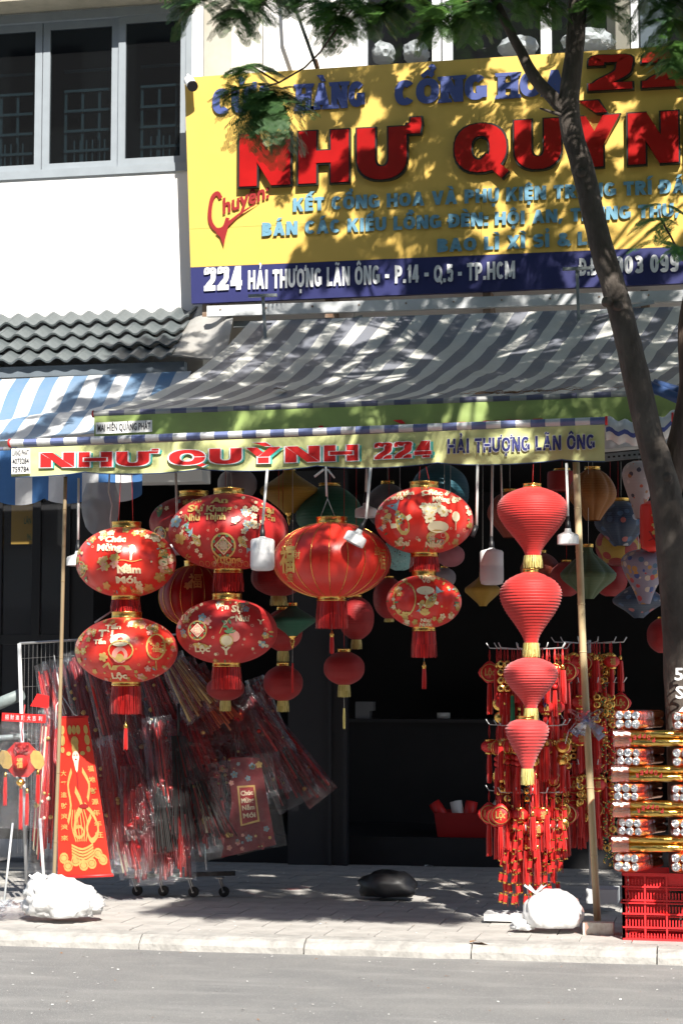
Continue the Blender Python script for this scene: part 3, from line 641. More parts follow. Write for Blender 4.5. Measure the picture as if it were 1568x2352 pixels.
row([('NHƯ', 553, 432, 943, 414, 122), ('QUỲNH', 1045, 404, 1690, 368, 122)], YL, depth=.05, mats=RL, parent=sign, name='letter', T=.275, gap=.13, each=True, rim=.028)
row([('224', 1352, 214, 1700, 196, 86)], YL, depth=.06, mats=RL, parent=sign, name='digit', T=.22, gap=.14, each=True, rim=.028)
K = dict(depth=.007, mats=[M['sky_letter']], parent=sign, name='letter', each=True, T=.27, gap=.08)
row([('KẾT CỔNG HOA VÀ PHỤ KIỆN TRANG TRÍ ĐÁM', 673, 487, 1610, 441, 33), ('BÁN CÁC KIỂU LỒNG ĐÈN:', 602, 543, 1122, 519, 32), ('HỘI AN, TRUNG THU,', 1136, 518, 1560, 497, 32), ('BAO LÌ XÌ SỈ & LẺ', 1004, 580, 1372, 562, 32)], YL, **K)
K = dict(depth=.004, mats=[M['white_print']], parent=sign, name='letter', each=True, gap=.09)
row([('224', 469, 670, 556, 665, 54)], YL, T=.26, **K)
row([('HẢI THƯỢNG LÃN ÔNG', 570, 665, 872, 653, 44), ('- P.14 -', 884, 652, 984, 648, 42), ('Q.5 -', 996, 650, 1060, 646, 42), ('TP.HCM', 1072, 645, 1182, 640, 42), ('Đ.Đ:', 1330, 634, 1380, 632, 42), ('0903 099 989', 1388, 632, 1640, 620, 44)], YL, T=.25, **K)
def on(Y, px, py, ang=0):
    o0 = at(px, py, Y); s = mp(1, Y, px); ca, sa = math.cos(ang), math.sin(ang)
    return lambda u, v: o0 + Vector(((u * ca - v * sa) * s, 0, (u * sa + v * ca) * s))      # u,v in picture pixels, v up
ch = MB(); fx = on(YL - .006, 484, 510, .30)
put_text(ch, 'huyên:', fx, 112, 34, 88, 8, 0, .03, 0, .3)
for P in (crom([(38, 44), (34, 58), (20, 52), (6, 26), (0, 0), (8, -22), (26, -22), (40, -4)], 4), ):
    for q in ribbon(P, 4.5): ch.add([fx(*p) for p in q], [(0, 1, 2, 3)])
sw = [(140, 0), (70, -22), (40, -38), (26, -62), (14, -88), (12, -58), (4, -44), (40, -26), (80, -12)]
ch.add([fx(x * .9, y * .82 + 8) + Vector((0, -.004, 0)) for x, y in sw], [tuple(range(len(sw)))]); ch.build('script_word', M['maroon'], sign)
for p in (480, 760, 1120, 1480): c = at(p, 700, YS + .15); MB().bb((c.x - .03, YS + .06, c.z - .12), (c.x + .03, Yf - .001, c.z + .1)).build('mounting_block', M['rust'], sign)
rd = thing('sign_stay', 'dark steel rod bracing the top of the yellow sign from above', 'rod', at(728, 155, YS))
MB().tube([at(728, 158, YS + .02), at(668, -10, Yf - .35), at(640, -120, Yf - .1)], .014, 8).build('rod', M['letter_side'], rd); MB().tube([at(729, 157, YS + .02), at(724, 138, YS + .03)], .018, 8).build('clamp', M['brown_trash'], rd)
cm = thing('security_camera', 'white bullet security camera with black face at the top left corner of the yellow sign', 'camera', at(436, 188, YS - .1))
dv = (at(444, 200, YS - .16) - at(432, 183, YS - .02)).normalized()
p0 = at(432, 182, YS - .03); p1 = at(442, 197, YS - .15)
MB().tube([p0, p0.lerp(p1, .2), p1], [.03, .042, .042], 16).build('housing', M['bulb_white'], cm); MB().tube([p1, p1.lerp(p0, -.12)], [.045, .043], 16).build('lens_face', M['black'], cm)
MB().tube([at(432, 172, YS), p0], .012, 8).build('mount', M['bulb_white'], cm)
# ------------------------------------------------------------------ white beam and T brackets below the sign
beam = thing('steel_beam', 'long white steel beam running under the yellow sign', 'beam', at(1000, 700, 3.5))
ba, bb_ = at(477, 716, 3.45), at(1800, 672, 3.45)
MB().bar(ba, bb_, .05, .085).build('channel', M['beam_white'], beam)
MB().bar(ba + Vector((.2, .06, -.10)), bb_ + Vector((0, .06, -.10)), .03, .05).build('rail', M['steel'], beam)
bo = MB()
for k in range(12): c = ba.lerp(bb_, (k + .3) / 12); bo.tube([c + Vector((0, -.03, .01)), c + Vector((0, -.022, .01))], .008, 6)
tag(bo.build('bolt', M['rust'], beam), kind='stuff')
for (x0, y0, x1, y1, bx, by, lab) in ((604, 680, 611, 795, 832, 727, 'left one of two grey steel T brackets at the sign foot, above the awning corner'), (1324, 618, 1328, 735, 1500, 694, 'right one of two grey steel T brackets at the sign foot, beside the trunk')):
    br = thing('awning_bracket', lab, 'bracket', at(x1, y1, 3.2), 'steel T brackets')
    MB().bar(at(x0, y0 + 2, 3.2), at(x1, y1, 3.2), .022, .022).build('post', M['steel'], br)
    MB().bar(at(x0 - 33, y0, 3.18), at(x0 + 32, y0 - 2, 3.18), .03, .022).build('cross_arm', M['steel'], br)
    MB().bar(at(x1, y1 - 8, 3.2), at(bx, by, 3.43), .02, .025).build('brace', M['steel'], br)
# ------------------------------------------------------------------ awnings
def curve(P):                                          # P: list of (t, px, py, Y) down the slope
    def f(v):
        v = min(max(v, 0), 1)
        for i in range(len(P) - 1):
            if v <= P[i + 1][0] + 1e-9:
                k = (v - P[i][0]) / (P[i + 1][0] - P[i][0]); return at(*[P[i][j] + (P[i + 1][j] - P[i][j]) * k for j in (1, 2, 3)])
    return f
YR = 1.75
aw = thing('striped_awning', 'large grey awning with faded blue stripes above the hidden green valance', 'awning', at(900, 850, 2.6))
lf = curve([(0, 575, 738, 3.4), (.22, 520, 795, 3.1), (.5, 430, 866, 2.65), (.75, 330, 914, 2.2), (1, 217, 947, YR)])
rf_ = curve([(0, 1960, 690, 3.4), (.25, 1925, 750, 3.1), (.5, 1890, 800, 2.65), (.75, 1850, 850, 2.2), (1, 1800, 888, YR)])
def awf(u, v):
    p = lf(v).lerp(rf_(v), u); e = math.sin(math.pi * v) * min(1, 1.4 * math.sin(math.pi * min(1, u * 1.0 + .05)) + .1)
    q = Vector((u * 7, v * 2.2, 0))
    z = .035 * noise.noise(q * 1.3) + .016 * noise.noise(Vector((u * 16 + v * 5, v * 5, 2)))
    fold = .02 * (1 - abs(noise.noise(Vector((u * 9 - v * 4, v * 3, 9)))) * 2) ** 3
    return p + Vector((0, 0, (z + fold) * e - .05 * e))
MB().grid(awf, 150, 44, 0, True, (0, 0, -.004)).build('canvas', M['awning_grey'], aw)
tbm = MB(); ta, tb_ = at(217, 951, YR), at(1800, 892, YR)
def tubef(A, B, r):
    D_ = (B - A)
    return lambda u, v: A + D_ * u + Vector((0, -math.cos(v * 2 * math.pi) * r, math.sin(v * 2 * math.pi) * r))
MB().grid(tubef(ta, tb_, .022), 90, 10).build('front_tube', M['tube_old'], aw); MB().tube([ta - Vector((.012, 0, 0)), ta], .026, 12).build('end_cap', M['maroon'], aw)
def valance(A, B, h0, h1, n=7, scal=.02, y=0, ruf=.006, nu=160, hh=None, phase=0):
    def fn(u, v):
        p = A.lerp(B, u); h_ = h0 + (h1 - h0) * u; s = abs(math.sin((u * n + phase) * math.pi)) ** .6
        d_ = h_ - scal + scal * s
        return p + Vector((0, -.0 + y + ruf * math.sin(u * 40 + v * 2) * v + .004 * noise.noise(Vector((u * 30, v * 4, 1))), -d_ * v))
    return MB().grid(fn, nu, 8, 0, True, (0, .002, 0))
va, vb = at(217, 955, YR - .012), at(1800, 895, YR - .012)
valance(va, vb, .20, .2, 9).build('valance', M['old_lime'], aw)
lb = MB(); fx = on(YR - .03, 284, 980, .018)
lb.add([fx(x, y) for x, y in ((-64, -14), (66, -14), (66, 12), (-64, 12))], [(0, 1, 2, 3)]); tg = lb.build('maker_label', M['paper'], aw)
lb = MB(); fx = on(YR - .033, 285, 980, .018); put_text(lb, 'MAI HIÊN QUẢNG PHÁT', fx, 122, 15, 0, -8, 0, .02); lb.build('lettering', M['ink'], tg)
sign_text('NHƯ QUỲNH 224', (560, 1030), (1250, 1000), 38, YR - .02, .001, [M['red_print'], M['teal']], aw, 'lettering', T=.26, gap=.1, off=.012)
# front banner awning
YB = .78
ba_ = thing('banner_awning', 'lime green shop banner with red and navy lettering hanging from a striped tube', 'banner', at(700, 1030, YB))
A_, B_ = at(26, 1018, YB), at(1389, 966, YB)
MB().grid(tubef(A_, B_, .024), 90, 10).build('front_tube', M['tube_stripe'], ba_)
MB().tube([A_ - Vector((.014, 0, 0)), A_], .029, 12).tube([B_, B_ + Vector((.014, 0, 0))], .029, 12).build('end_cap', M['red_print'], ba_)
A2, B2 = at(27, 1030, YB - .01), at(1387, 975, YB - .01)
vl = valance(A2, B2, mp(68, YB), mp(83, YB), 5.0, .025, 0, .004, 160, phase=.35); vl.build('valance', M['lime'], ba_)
hm = MB(); hp = []
for i in range(161):
    u = i / 160; p = A2.lerp(B2, u); h_ = mp(68, YB) + (mp(83, YB) - mp(68, YB)) * u; s = abs(math.sin((u * 5.0 + .35) * math.pi)) ** .6
    hp.append(p + Vector((0, .004 * math.sin(u * 40 + 2), -(h_ - .025 + .025 * s))))
hm.tube(hp, .0035, 5).build('hem', M['hem'], ba_)
cn = MB().grid(lambda u, v: A_.lerp(B_, u) + Vector((0, .02 + 1.0 * v, .02 - .04 * v)), 40, 6, 0, True, (0, 0, -.003)); cn.build('canvas', M['awning_dirty'], ba_)
YT = YB - .024
K = dict(mats=[M['teal']], parent=ba_, T=.27, gap=.10)
for (s, x0, y0, x1, y1, h_) in (('NHƯ', 93, 1074, 348, 1071, 33), ('QUỲNH', 388, 1070, 822, 1058, 36), ('224', 860, 1056, 990, 1050, 38)):
    sign_text(s, (x0, y0), (x1, y1), h_, YT, depth=.0006, mats=[M['teal']], parent=ba_, T=.26, gap=.1, dx=.022, dz=-.006, name='letter_shadow', each=True)
    sign_text(s, (x0, y0), (x1, y1), h_, YT - .0035, depth=.0006, mats=[M['red_print'], M['white_print']], parent=ba_, T=.26, gap=.1, rim=.035, name='letter', each=True)
sign_text('HẢI THƯỢNG LÃN ÔNG', (1027, 1042), (1365, 1031), 34, YT, depth=.001, mats=[M['navy_text'], M['white_print']], parent=ba_, T=.23, gap=.10, rim=.03, name='letter', each=True)
lb = MB(); fx = on(YT - .004, 48, 1060, .02); lb.add([fx(x, y) for x, y in ((-21, -27), (22, -27), (22, 29), (-21, 29))], [(0, 1, 2, 3)]); tg = lb.build('maker_label', M['paper'], ba_)
lb = MB(); fx = on(YT - .007, 48, 1060, .02)
for s, y in (('UẢNG PHÁT', 13), ('4073284', -5), ('759784', -23)): put_text(lb, s, fx, 38, 12, 0, y, 0, .02)
lb.build('lettering', M['ink'], tg)
# right hand neighbour's banner with rolled canvas
rb = thing('neighbour_banner', 'edge of a second pale banner with a red end cap at the right frame edge', 'banner', at(1560, 1000, YB))
A_, B_ = at(1546, 958, YB), at(1800, 948, YB); MB().grid(tubef(A_, B_, .024), 20, 10).build('front_tube', M['tube_stripe'], rb); MB().tube([A_ - Vector((.014, 0, 0)), A_], .03, 12).build('end_cap', M['red_print'], rb)
valance(at(1546, 970, YB), at(1800, 960, YB), mp(90, YB), mp(90, YB), 2, .01).build('valance', M['lime'], rb)
lb = MB(); fx = on(YB - .012, 1572, 1022); lb.add([fx(x, y) for x, y in ((-12, -26), (30, -26), (30, 26), (-12, 26))], [(0, 1, 2, 3)]); tg = lb.build('maker_label', M['paper'], rb)
lb = MB(); fx = on(YB - .015, 1572, 1022)
put_text(lb, 'MAI', fx, 34, 13, 8, 8, 0, .02); put_text(lb, 'ĐT:', fx, 30, 13, 8, -18, 0, .02); lb.build('lettering', M['red_print'], tg)
rc = MB(); a, c = at(1392, 985, 1.0), at(1560, 965, 1.1)
rc.grid(lambda u, v: a.lerp(c, u) + Vector((0, -.07 * math.cos(v * 6.28), .075 * math.sin(v * 6.28) - .05 * math.sin(u * 3.14) + .012 * math.sin(u * 30))), 24, 14)
for i in range(len(rc.uv)): rc.uv[i] = (rc.uv[i][1] * .2, rc.uv[i][0])
tag(rc.build('rolled_canvas', stripe_mat('roll', (.62, .62, .64), (.03, .06, .28), 8, .15), None, a), 'rolled up blue and white canvas beside the end of the lime banner', 'awning canvas')
tb2 = MB(); tag(tb2.tube([at(1490, 886, 1.5), at(1600, 935, 1.45)], .035, 12).tube([at(1500, 880, 1.55), at(1600, 910, 1.5)], .03, 12).build('awning_tube', M['hem'], None, at(1490, 886, 1.5)), 'blue tube arm of the folded awning at the right frame edge', 'awning arm')
pb = thing('perforated_beam', 'grey perforated steel beam behind the trunk under the rolled canvas', 'beam', at(1470, 1030, 1.6))
a, c = at(1380, 1052, 1.6), at(1640, 1028, 1.6); MB().bar(a, c, .03, .05).build('rail', M['steel'], pb); MB().bar(a + Vector((0, .1, .12)), c + Vector((0, .1, .12)), .2, .12).build('box_section', M['beam_white'], pb)
ho = MB()
for k in range(22): q = a.lerp(c, (k + .5) / 22); ho.box(q + Vector((0, -.0158, 0)), (.016, .001, .012))
tag(ho.build('hole', M['dark'], pb), kind='stuff')
# left blue awning
la = thing('blue_awning', 'blue and white striped awning of the left neighbour with a scalloped valance', 'awning', at(150, 1000, 2.4))
l1 = curve([(0, -190, 880, 3.2), (.5, -250, 970, 2.6), (1, -330, 1040, 1.95)]); r1 = curve([(0, 440, 852, 3.2), (.5, 390, 905, 2.7), (1, 330, 985, 1.95)])
def laf(u, v):
    p = l1(v).lerp(r1(v), u); e = math.sin(math.pi * v)
    return p + Vector((0, 0, e * (-.06 + .04 * noise.noise(Vector((u * 5, v * 4, 7))) + .05 * math.sin(v * 9 + u * 3))))
MB().grid(laf, 80, 24, 0, True, (0, 0, -.004)).build('canvas', M['awning_blue'], la)
YV = 1.95
A_, B_ = at(-330, 1046, YV), at(330, 1020, YV)
MB().grid(tubef(A_, B_, .02), 60, 10).build('front_tube', M['tube_old'], la)
vv = valance(A_ - Vector((0, .02, .01)), B_ - Vector((0, .02, .01)), .40, .40, 6, .05); 
vv.build('valance', stripe_mat('vblue', (.66, .67, .68), (.04, .15, .38), 8.8, .1), la)
MB().tube([at(213, 1108, 2.2), at(214, 1108, 2.17)], .03, 14).build('end_cap', M['red_print'], la)
# ================================================================== OBJECTS
M['fringe_dark'] = mat('fringe_dark', (.46, .38, .10), .6)  # darker yellow for strands picked at random
RT = Vector((math.cos(YAW), math.sin(YAW), 0)); FW = Vector((math.sin(YAW), -math.cos(YAW), 0)); UP = Vector((0, 0, 1))
ORD = ['first', 'second', 'third', 'fourth', 'fifth', 'sixth', 'seventh', 'eighth', 'ninth', 'tenth', 'eleventh', 'twelfth', 'thirteenth', 'fourteenth', 'fifteenth', 'sixteenth', 'seventeenth', 'eighteenth']
def pole(pts, r, m, lab, Y):
    P = [at(x, y, Yp) for x, y, Yp in pts]; P[-1].z = min(P[-1].z, PZ) if P[-1].z < .4 else P[-1].z
    t = thing('bamboo_pole', lab, 'pole', P[-1], 'bamboo poles holding up the banner awning')
    dense = []
    for i in range(len(P) - 1):
        for k in range(8): dense.append(P[i].lerp(P[i + 1], k / 8))
    dense.append(P[-1]); MB().tube(dense, r, 14).build('shaft', m, t)
    nd = MB(); L = sum((P[i + 1] - P[i]).length for i in range(len(P) - 1)); k = 0; n = int(L / .33)
    for i in range(1, n):
        f = (i + random.uniform(-.12, .12)) / n * (len(dense) - 1); j = int(f); q = dense[j].lerp(dense[min(j + 1, len(dense) - 1)], f - j); d = (dense[min(j + 1, len(dense) - 1)] - dense[j]).normalized()
        nd.tube([q - d * .004, q, q + d * .004], [r * 1.03, r * 1.10, r * 1.03], 14)
    tag(nd.build('node_ring', M['node'] if m is M['bamboo_old'] else m, t), kind='stuff'); return t
pole([(151, 1095, .92), (146, 1300, .92), (137, 1690, .94), (122, 2095, .96)], .0125, M['bamboo_old'], 'thin brown bamboo pole at the left standing in front of the packed red decorations', .95)
pole([(1322, 1062, .86), (1338, 1500, .84), (1372, 2128, .78)], .0225, M['bamboo'], 'thick pale bamboo pole at the right with a blue ribbon bow tied to it', .85)
def strands(mb, c, r, L, n, wd=.004, flare=1.15, jit=.08, rings=2, mi=0, phase=0):
    for q in range(rings):
        rr = r * (1 - .35 * q)
        for k in range(n):
            a = 2 * math.pi * (k + random.uniform(-.3, .3)) / n; l_ = L * random.uniform(1 - jit, 1); f = flare + random.uniform(-.05, .05)
            d = Vector((math.cos(a), math.sin(a), 0)); tn = Vector((-d.y, d.x, 0)) * wd / 2
            p0 = c + d * rr; p1 = c + d * rr * (1 + (f - 1) * .6) - UP * l_ * .5 + tn * random.uniform(-1, 1); p2 = c + d * rr * f - UP * l_ + tn * random.uniform(-2, 2)
            o = d * wd * .35
            mb.add([p0 - tn, p0 + tn, p1 + tn + o, p1 - tn + o, p2 + tn * .7, p2 - tn * .7], [(0, 1, 2, 3), (3, 2, 4, 5)], mi)
def streak(g, k=2):
    g.m = [(0, 0, 1)[random.randrange(3)] for _ in range(len(g.f) // k) for __ in range(k)]; return g
def ring(c, r, h, parent, m=None, name='gold_ring', n=32, flare=1.0):
    mb = MB(); mb.lathe([(r * .9, 0), (r * flare, 0), (r * 1.03 * flare, h * .12), (r, h * .25), (r, h * .8), (r * 1.03, h * .9), (r * 1.02, h), (r * .9, h), (r * .9, 0)], c, n); return mb.build(name, m or M['gold'], parent)
def poly_c(cx, cy, rx, ry, n=8, rot=0):
    ca, sa = math.cos(rot), math.sin(rot); out = []
    for k in range(n):
        a = 2 * math.pi * k / n; x, y = rx * math.cos(a), ry * math.sin(a); out.append((cx + x * ca - y * sa, cy + x * sa + y * ca))
    return out
class Print:
    """flat print laid on a curved lantern; px units round its centre, v up. materials: 0 gold 1 cream 2 pink 3 green 4 blue 5 red"""
    def __init__(s, fx): s.fx = fx; s.mb = MB(); s.lift = 0
    def poly(s, P, mi=0, lift=0): s.mb.add([s.fx(x, y, .0015 * lift) for x, y in P], [tuple(range(len(P)))], mi)
    def flower(s, x, y, r, mi=2, cmi=0, n=5):
        a0 = random.uniform(0, 6)
        for k in range(n):
            a = a0 + 6.283 * k / n; s.poly(poly_c(x + r * .58 * math.cos(a), y + r * .58 * math.sin(a), r * .52, r * .42, 7, a), mi)
        s.poly(poly_c(x, y, r * .24, r * .24, 6), cmi, 1)
    def ringp(s, x, y, r, w_, mi=0, n=18, sq=1):
        for q in ribbon([(x + r * math.cos(6.283 * k / n), y + sq * r * math.sin(6.283 * k / n)) for k in range(n)], w_ / 2, True): s.poly(q, mi, 0)
    def line(s, P, w_, mi=0, lift=0):
        for q in ribbon(crom(P, 3), w_ / 2): s.poly(q, mi, lift)
    def leaf(s, x, y, r, a, mi=3): s.poly(poly_c(x + r * .6 * math.cos(a), y + r * .6 * math.sin(a), r * .7, r * .3, 8, a), mi)
    def spark(s, x, y, r, mi=0):
        for k in range(8):
            a = .785 * k; s.poly(poly_c(x + r * .6 * math.cos(a), y + r * .6 * math.sin(a), r * .35, r * .1, 4, a), mi)
    def fish(s, x, y, r, a, mi=0):
        ca, sa = math.cos(a), math.sin(a); T = lambda P: [(x + r * (p * ca - q * sa), y + r * (p * sa + q * ca)) for p, q in P]
        s.poly(T([(1, 0), (.85, .25), (.45, .4), (0, .36), (-.45, .16), (-.6, 0), (-.4, -.14), (0, -.28), (.45, -.36), (.85, -.25)]), mi)
        s.poly(T([(-.5, 0), (-.8, .2), (-1.15, .45), (-.98, .12), (-1.05, -.1), (-1.1, -.42), (-.75, -.18)]), 4); s.poly(T([(.3, .36), (.0, .34), (-.05, .62), (.2, .66)]), 1); s.poly(T([(.4, -.32), (.15, -.3), (0, -.62), (.3, -.66)]), 1)
        for k in range(4):
            for j in (-.14, .0, .14): s.poly([(p, q) for p, q in T(poly_c(.25 - .2 * k, j, .07, .055, 6))], (3, 5, 4)[(k + int(j * 10)) % 3], 1)
        s.poly(T(poly_c(.72, .1, .08, .08, 7)), 1, 1); s.poly(T(poly_c(.73, .1, .035, .035, 5)), 5, 2)
    def bird(s, x, y, r, mi=1):
        s.poly([(x + r * p, y + r * q) for p, q in ((0, 1), (.35, .95), (.5, .7), (.45, .2), (.2, -.1), (.1, -.9), (-.1, -.9), (-.1, -.1), (-.25, .3), (-.2, .75))], mi); s.poly([(x - r * .1, y + r * .95), (x - r * .4, y + r * .8), (x - r * .15, y + r * .78)], 0)
    def fruit(s, x, y, r):
        s.poly(poly_c(x, y, r, r * .9, 14), 0); s.poly(poly_c(x + r * 1.1, y + r * .6, r * .8, r * .8, 14), 2); s.poly(poly_c(x, y, r * .82, r * .72, 12), 1, 1)
        for k in range(4): s.leaf(x + r * .5, y + r * 1.1, r * .7, .4 + k * .8, 3)
        s.line([(x - r, y + r), (x - r * .4, y + r * 2.2), (x + r * .4, y + r * 3.2)], r * .12, 0)
        for k in range(6): s.leaf(x - r * .5 + r * .2 * k, y + r * 2 + r * .25 * k, r * .55, k * 1.3, 1 if k % 2 else 3)
    def medal(s, x, y, r, chn='福', mi=3):
        s.ringp(x, y, r, r * .16, 0, 24)
        for k in range(16):
            if k % 2: a = 6.283 * k / 16; s.poly(poly_c(x + r * .86 * math.cos(a), y + r * .86 * math.sin(a), r * .12, r * .15, 6, a), mi, 1)
        s.poly([(x - r * .62, y), (x, y - r * .62), (x + r * .62, y), (x, y + r * .62)], 2); s.ringp(x, y, r * .72, r * .08, 1, 4)
        s.text(chn, x, y - r * .26, r * .62, r * .5, 1, .0)
    def text(s, t, x, y, w_, h_, mi=1, off=.035): put_text(s.mb, t, lambda u, v: s.fx(u, v, .004), w_, h_, x, y, mi, off)
PM = [M['gold_print'], M['cream_print'], M['pink_print'], M['green_print'], M['blue_print'], M['maroon']]
def wrapfx(c, Rr, H, s):
    def fx(u, v, lift=0):
        x, z = u * s, v * s; k = 1 - (x / Rr) ** 2 - (z / H) ** 2
        if k < .0: sc = .998 / math.sqrt((x / Rr) ** 2 + (z / H) ** 2); x *= sc; z *= sc; k = .004
        return c + RT * x + UP * z + FW * (Rr * math.sqrt(k) * 1.0 + .0055 + lift)
    return fx
def lantern(cx, cy, rx, ry, Y, lab, fabric='satin', top=None, strings=(), fringe=None, small=None, ringr=.30, ringh=.045, design=None, ribs=16, group=None, seams=False, toph=None, gem=None):
    c = at(cx, cy, Y); s = mp(1, Y, cx); Rr, H = rx * s, ry * s; rr = Rr * ringr
    t = thing('lantern', lab, 'lantern', c, group)
    ph0 = math.asin(min(.9, ringr)); N = 30; prof = []
    for i in range(N + 1):
        p = ph0 + (math.pi - 2 * ph0) * i / N; prof.append((Rr * math.sin(p), H * math.cos(p)))
    MB().lathe(prof, c, 96, smooth=True, mod=lambda a, z: 1 - .016 * abs(math.cos(a * ribs / 2)) ** 4 + .003 * math.sin(a * 40 + 9 * z) * abs(z) / H + .002 * noise.noise(Vector((math.cos(a) * 4, math.sin(a) * 4, z * 14)))).build('shade', M[fabric], t)
    zt = H * math.cos(ph0); th = ringh * (toph or 1)
    ring(c + UP * (zt - .004), rr * .98, th, t); ring(c - UP * (zt + ringh * .65 - .004), rr * .94, ringh * .65, t)
    if seams:
        g = MB()
        for k in range(20):
            a = 2 * math.pi * (k + .5) / 20; g.tube([c + Vector((r_ * 1.004 * math.cos(a), r_ * 1.004 * math.sin(a), z)) for r_, z in prof], .0024, 4, caps=False)
        tag(g.build('gold_seam', M['gold'], t), kind='stuff')
    if strings:
        g = MB()
        for (x0, y0, x1, y1) in strings: g.tube([at(x0, y0, Y), at(x1, y1, Y)], .0022, 5)
        g.build('string', M['rope'] if fabric != 'satin' or len(strings) > 2 else M['silk'], t)
    zb = c - UP * (zt + ringh * .6)
    if fringe:
        g = MB(); strands(g, zb, rr * .93, fringe * s, 90, .0045, 1.10, .07, 3); tag(streak(g).build('fringe', [M['silk'], M['silk_dark']], t), kind='stuff')
    if small:                                          # (px below the fringe start, px length)
        g0, L = small; p = zb - UP * g0 * s
        q = MB(); q.tube([zb, p], .0012, 4); q.build('cord', M['rope'], t)
        MB().lathe([(.002, .02), (.006, .012), (.006, .004), (.014, -.006), (.014, -.016), (.011, -.02), (.013, -.026), (0, -.03)], p, 12).build('tassel_cap', M['gold'], t)
        q = MB(); strands(q, p - UP * .022, .011, L * s, 22, .004, 1.3, .1, 2); tag(q.build('tassel', M['silk'], t), kind='stuff')
    if design:
        P = Print(wrapfx(c, Rr, H, s)); design(P, rx, ry); tag(P.mb.build('gold_print', PM, t), kind='stuff')
    return t
def rim_flora(P, rx, ry, n, lo=.72, hi=.97, rmin=4, rmax=9, kinds=(0, 1, 2)):
    for _ in range(n):
        a = random.uniform(0, 6.283); f = random.uniform(lo, hi); x, y = rx * f * math.cos(a), ry * f * math.sin(a)
        if abs(x) < rx * .33 and abs(y) > ry * .9: continue
        if random.random() < .6: P.flower(x, y, random.uniform(rmin, rmax), random.choice(kinds), random.choice((0, 1)))
        else: P.leaf(x, y, random.uniform(rmin, rmax), a, random.choice((0, 3, 4, 0)))
def scatter(P, rx, ry, n, r=3, mi=1, avoid=()):
    k = 0
    for _ in range(n * 5):
        x, y = random.uniform(-rx, rx), random.uniform(-ry, ry)
        if (x / rx) ** 2 + (y / ry) ** 2 > .86 or any(abs(x - a) < w_ and abs(y - b) < h_ for a, b, w_, h_ in avoid): continue
        (P.spark if k % 3 else P.flower)(x, y, random.uniform(.7, 1.3) * r, mi); k += 1
        if k >= n: break
def d1(P, rx, ry):
    for s, x, y, w_, h_ in (('Chúc', -13, 38, 46, 13), ('Mừng', -25, 19, 54, 14), ('Năm', 18, -29, 50, 15), ('Mới', 11, -50, 44, 13)): P.text(s, x, y, w_, h_, 1, .05)
    P.bird(22, 14, 18); P.line([(-52, -22), (-30, -14), (0, -2), (25, -5), (45, 0)], 1.6, 0)
    for i in range(11): P.flower(-45 + random.uniform(0, 62), -6 + random.uniform(-20, 12), random.uniform(6, 10), random.choice((2, 2, 1, 0)))
    rim_flora(P, rx, ry, 64, .74, .97, 5, 10, (0, 1, 0, 2)); P.medal(-95, -18, 16); P.fruit(88, -5, 10); scatter(P, rx, ry, 16, 3, 1, [(0, 0, 62, 58)])
def d1b(P, rx, ry):
    for s, x, y, w_, h_ in (('Tấn', -20, 44, 36, 9), ('Tài', -34, 28, 34, 14), ('Tấn', -46, 12, 28, 9), ('Lộc', -7, -62, 34, 12)): P.text(s, x, y, w_, h_, 1, .05)
    P.poly(poly_c(-2, 20, 22, 14, 14), 1); P.poly(poly_c(-2, -12, 17, 17, 14), 2); P.poly(poly_c(-2, -18, 9, 9, 10), 0, 1); P.poly([(-24, -44), (22, -44), (16, -34), (-18, -34)], 0); P.ringp(0, -2, 26, 3, 0, 16, .8)
    P.line([(-40, -38), (-28, -30), (-24, -42)], 5, 0); P.flower(-38, -16, 10, 0); P.ringp(72, 6, 18, 3.5, 0, 18, 1.5); P.text('福', 72, -4, 16, 14, 0, 0); P.line([(72, -24), (72, -44)], 2, 0); P.text('Y', 68, -66, 14, 12, 1)
    P.text('Vạn Sự', 92, 46, 26, 8, 1); P.poly(poly_c(22, 56, 12, 8, 9), 1); P.poly(poly_c(60, 50, 12, 6, 8, .5), 1)
    rim_flora(P, rx, ry, 54, .72, .97, 4, 8, (0, 0, 2)); scatter(P, rx, ry, 34, 3, 0, [(-20, 20, 40, 50)])
def d2(P, rx, ry):
    for s, x, y, w_, h_ in (('An', -15, 56, 38, 14), ('Khang', -14, 36, 56, 14), ('Thịnh', -22, 18, 46, 14), ('Sự', -66, 38, 38, 16), ('Như', -72, 17, 36, 15), ('Vạn', -70, 60, 30, 10), ('Tài', 88, 36, 30, 13), ('Tấn', 92, 18, 28, 13), ('Vượng', 2, -73, 60, 14), ('Ý', -88, -74, 20, 16)): P.text(s, x, y, w_, h_, 0, .04)
    P.line([(70, 50), (50, 30), (30, 14), (12, 6)], 2, 5); P.line([(62, 40), (64, 20), (48, 0)], 1.6, 5)
    for i in range(16): P.flower(28 + random.uniform(-14, 52), 16 + random.uniform(-26, 30), random.uniform(5, 9), random.choice((1, 1, 4)))
    P.medal(-4, -38, 25); P.medal(-4, -38, 12)
    P.fish(-66, -22, 20, -1.0, 0); P.fish(40, -34, 18, 2.2, 0); P.flower(-112, 18, 14, 4); P.flower(-100, -20, 13, 0)
    for i in range(5): P.leaf(-92 + i * 5, 8 - i * 4, 10, i, 3 if i % 2 else 4)
    scatter(P, rx, ry, 46, 4, 1, [(-15, 35, 35, 32), (35, 10, 40, 30), (-66, 30, 26, 34), (-4, -38, 28, 28)])
    for k in range(9): P.ringp(-56 + 14 * k, -ry * .92 + 3 * abs(k - 4) ** .5, 5, 1, 0, 8)
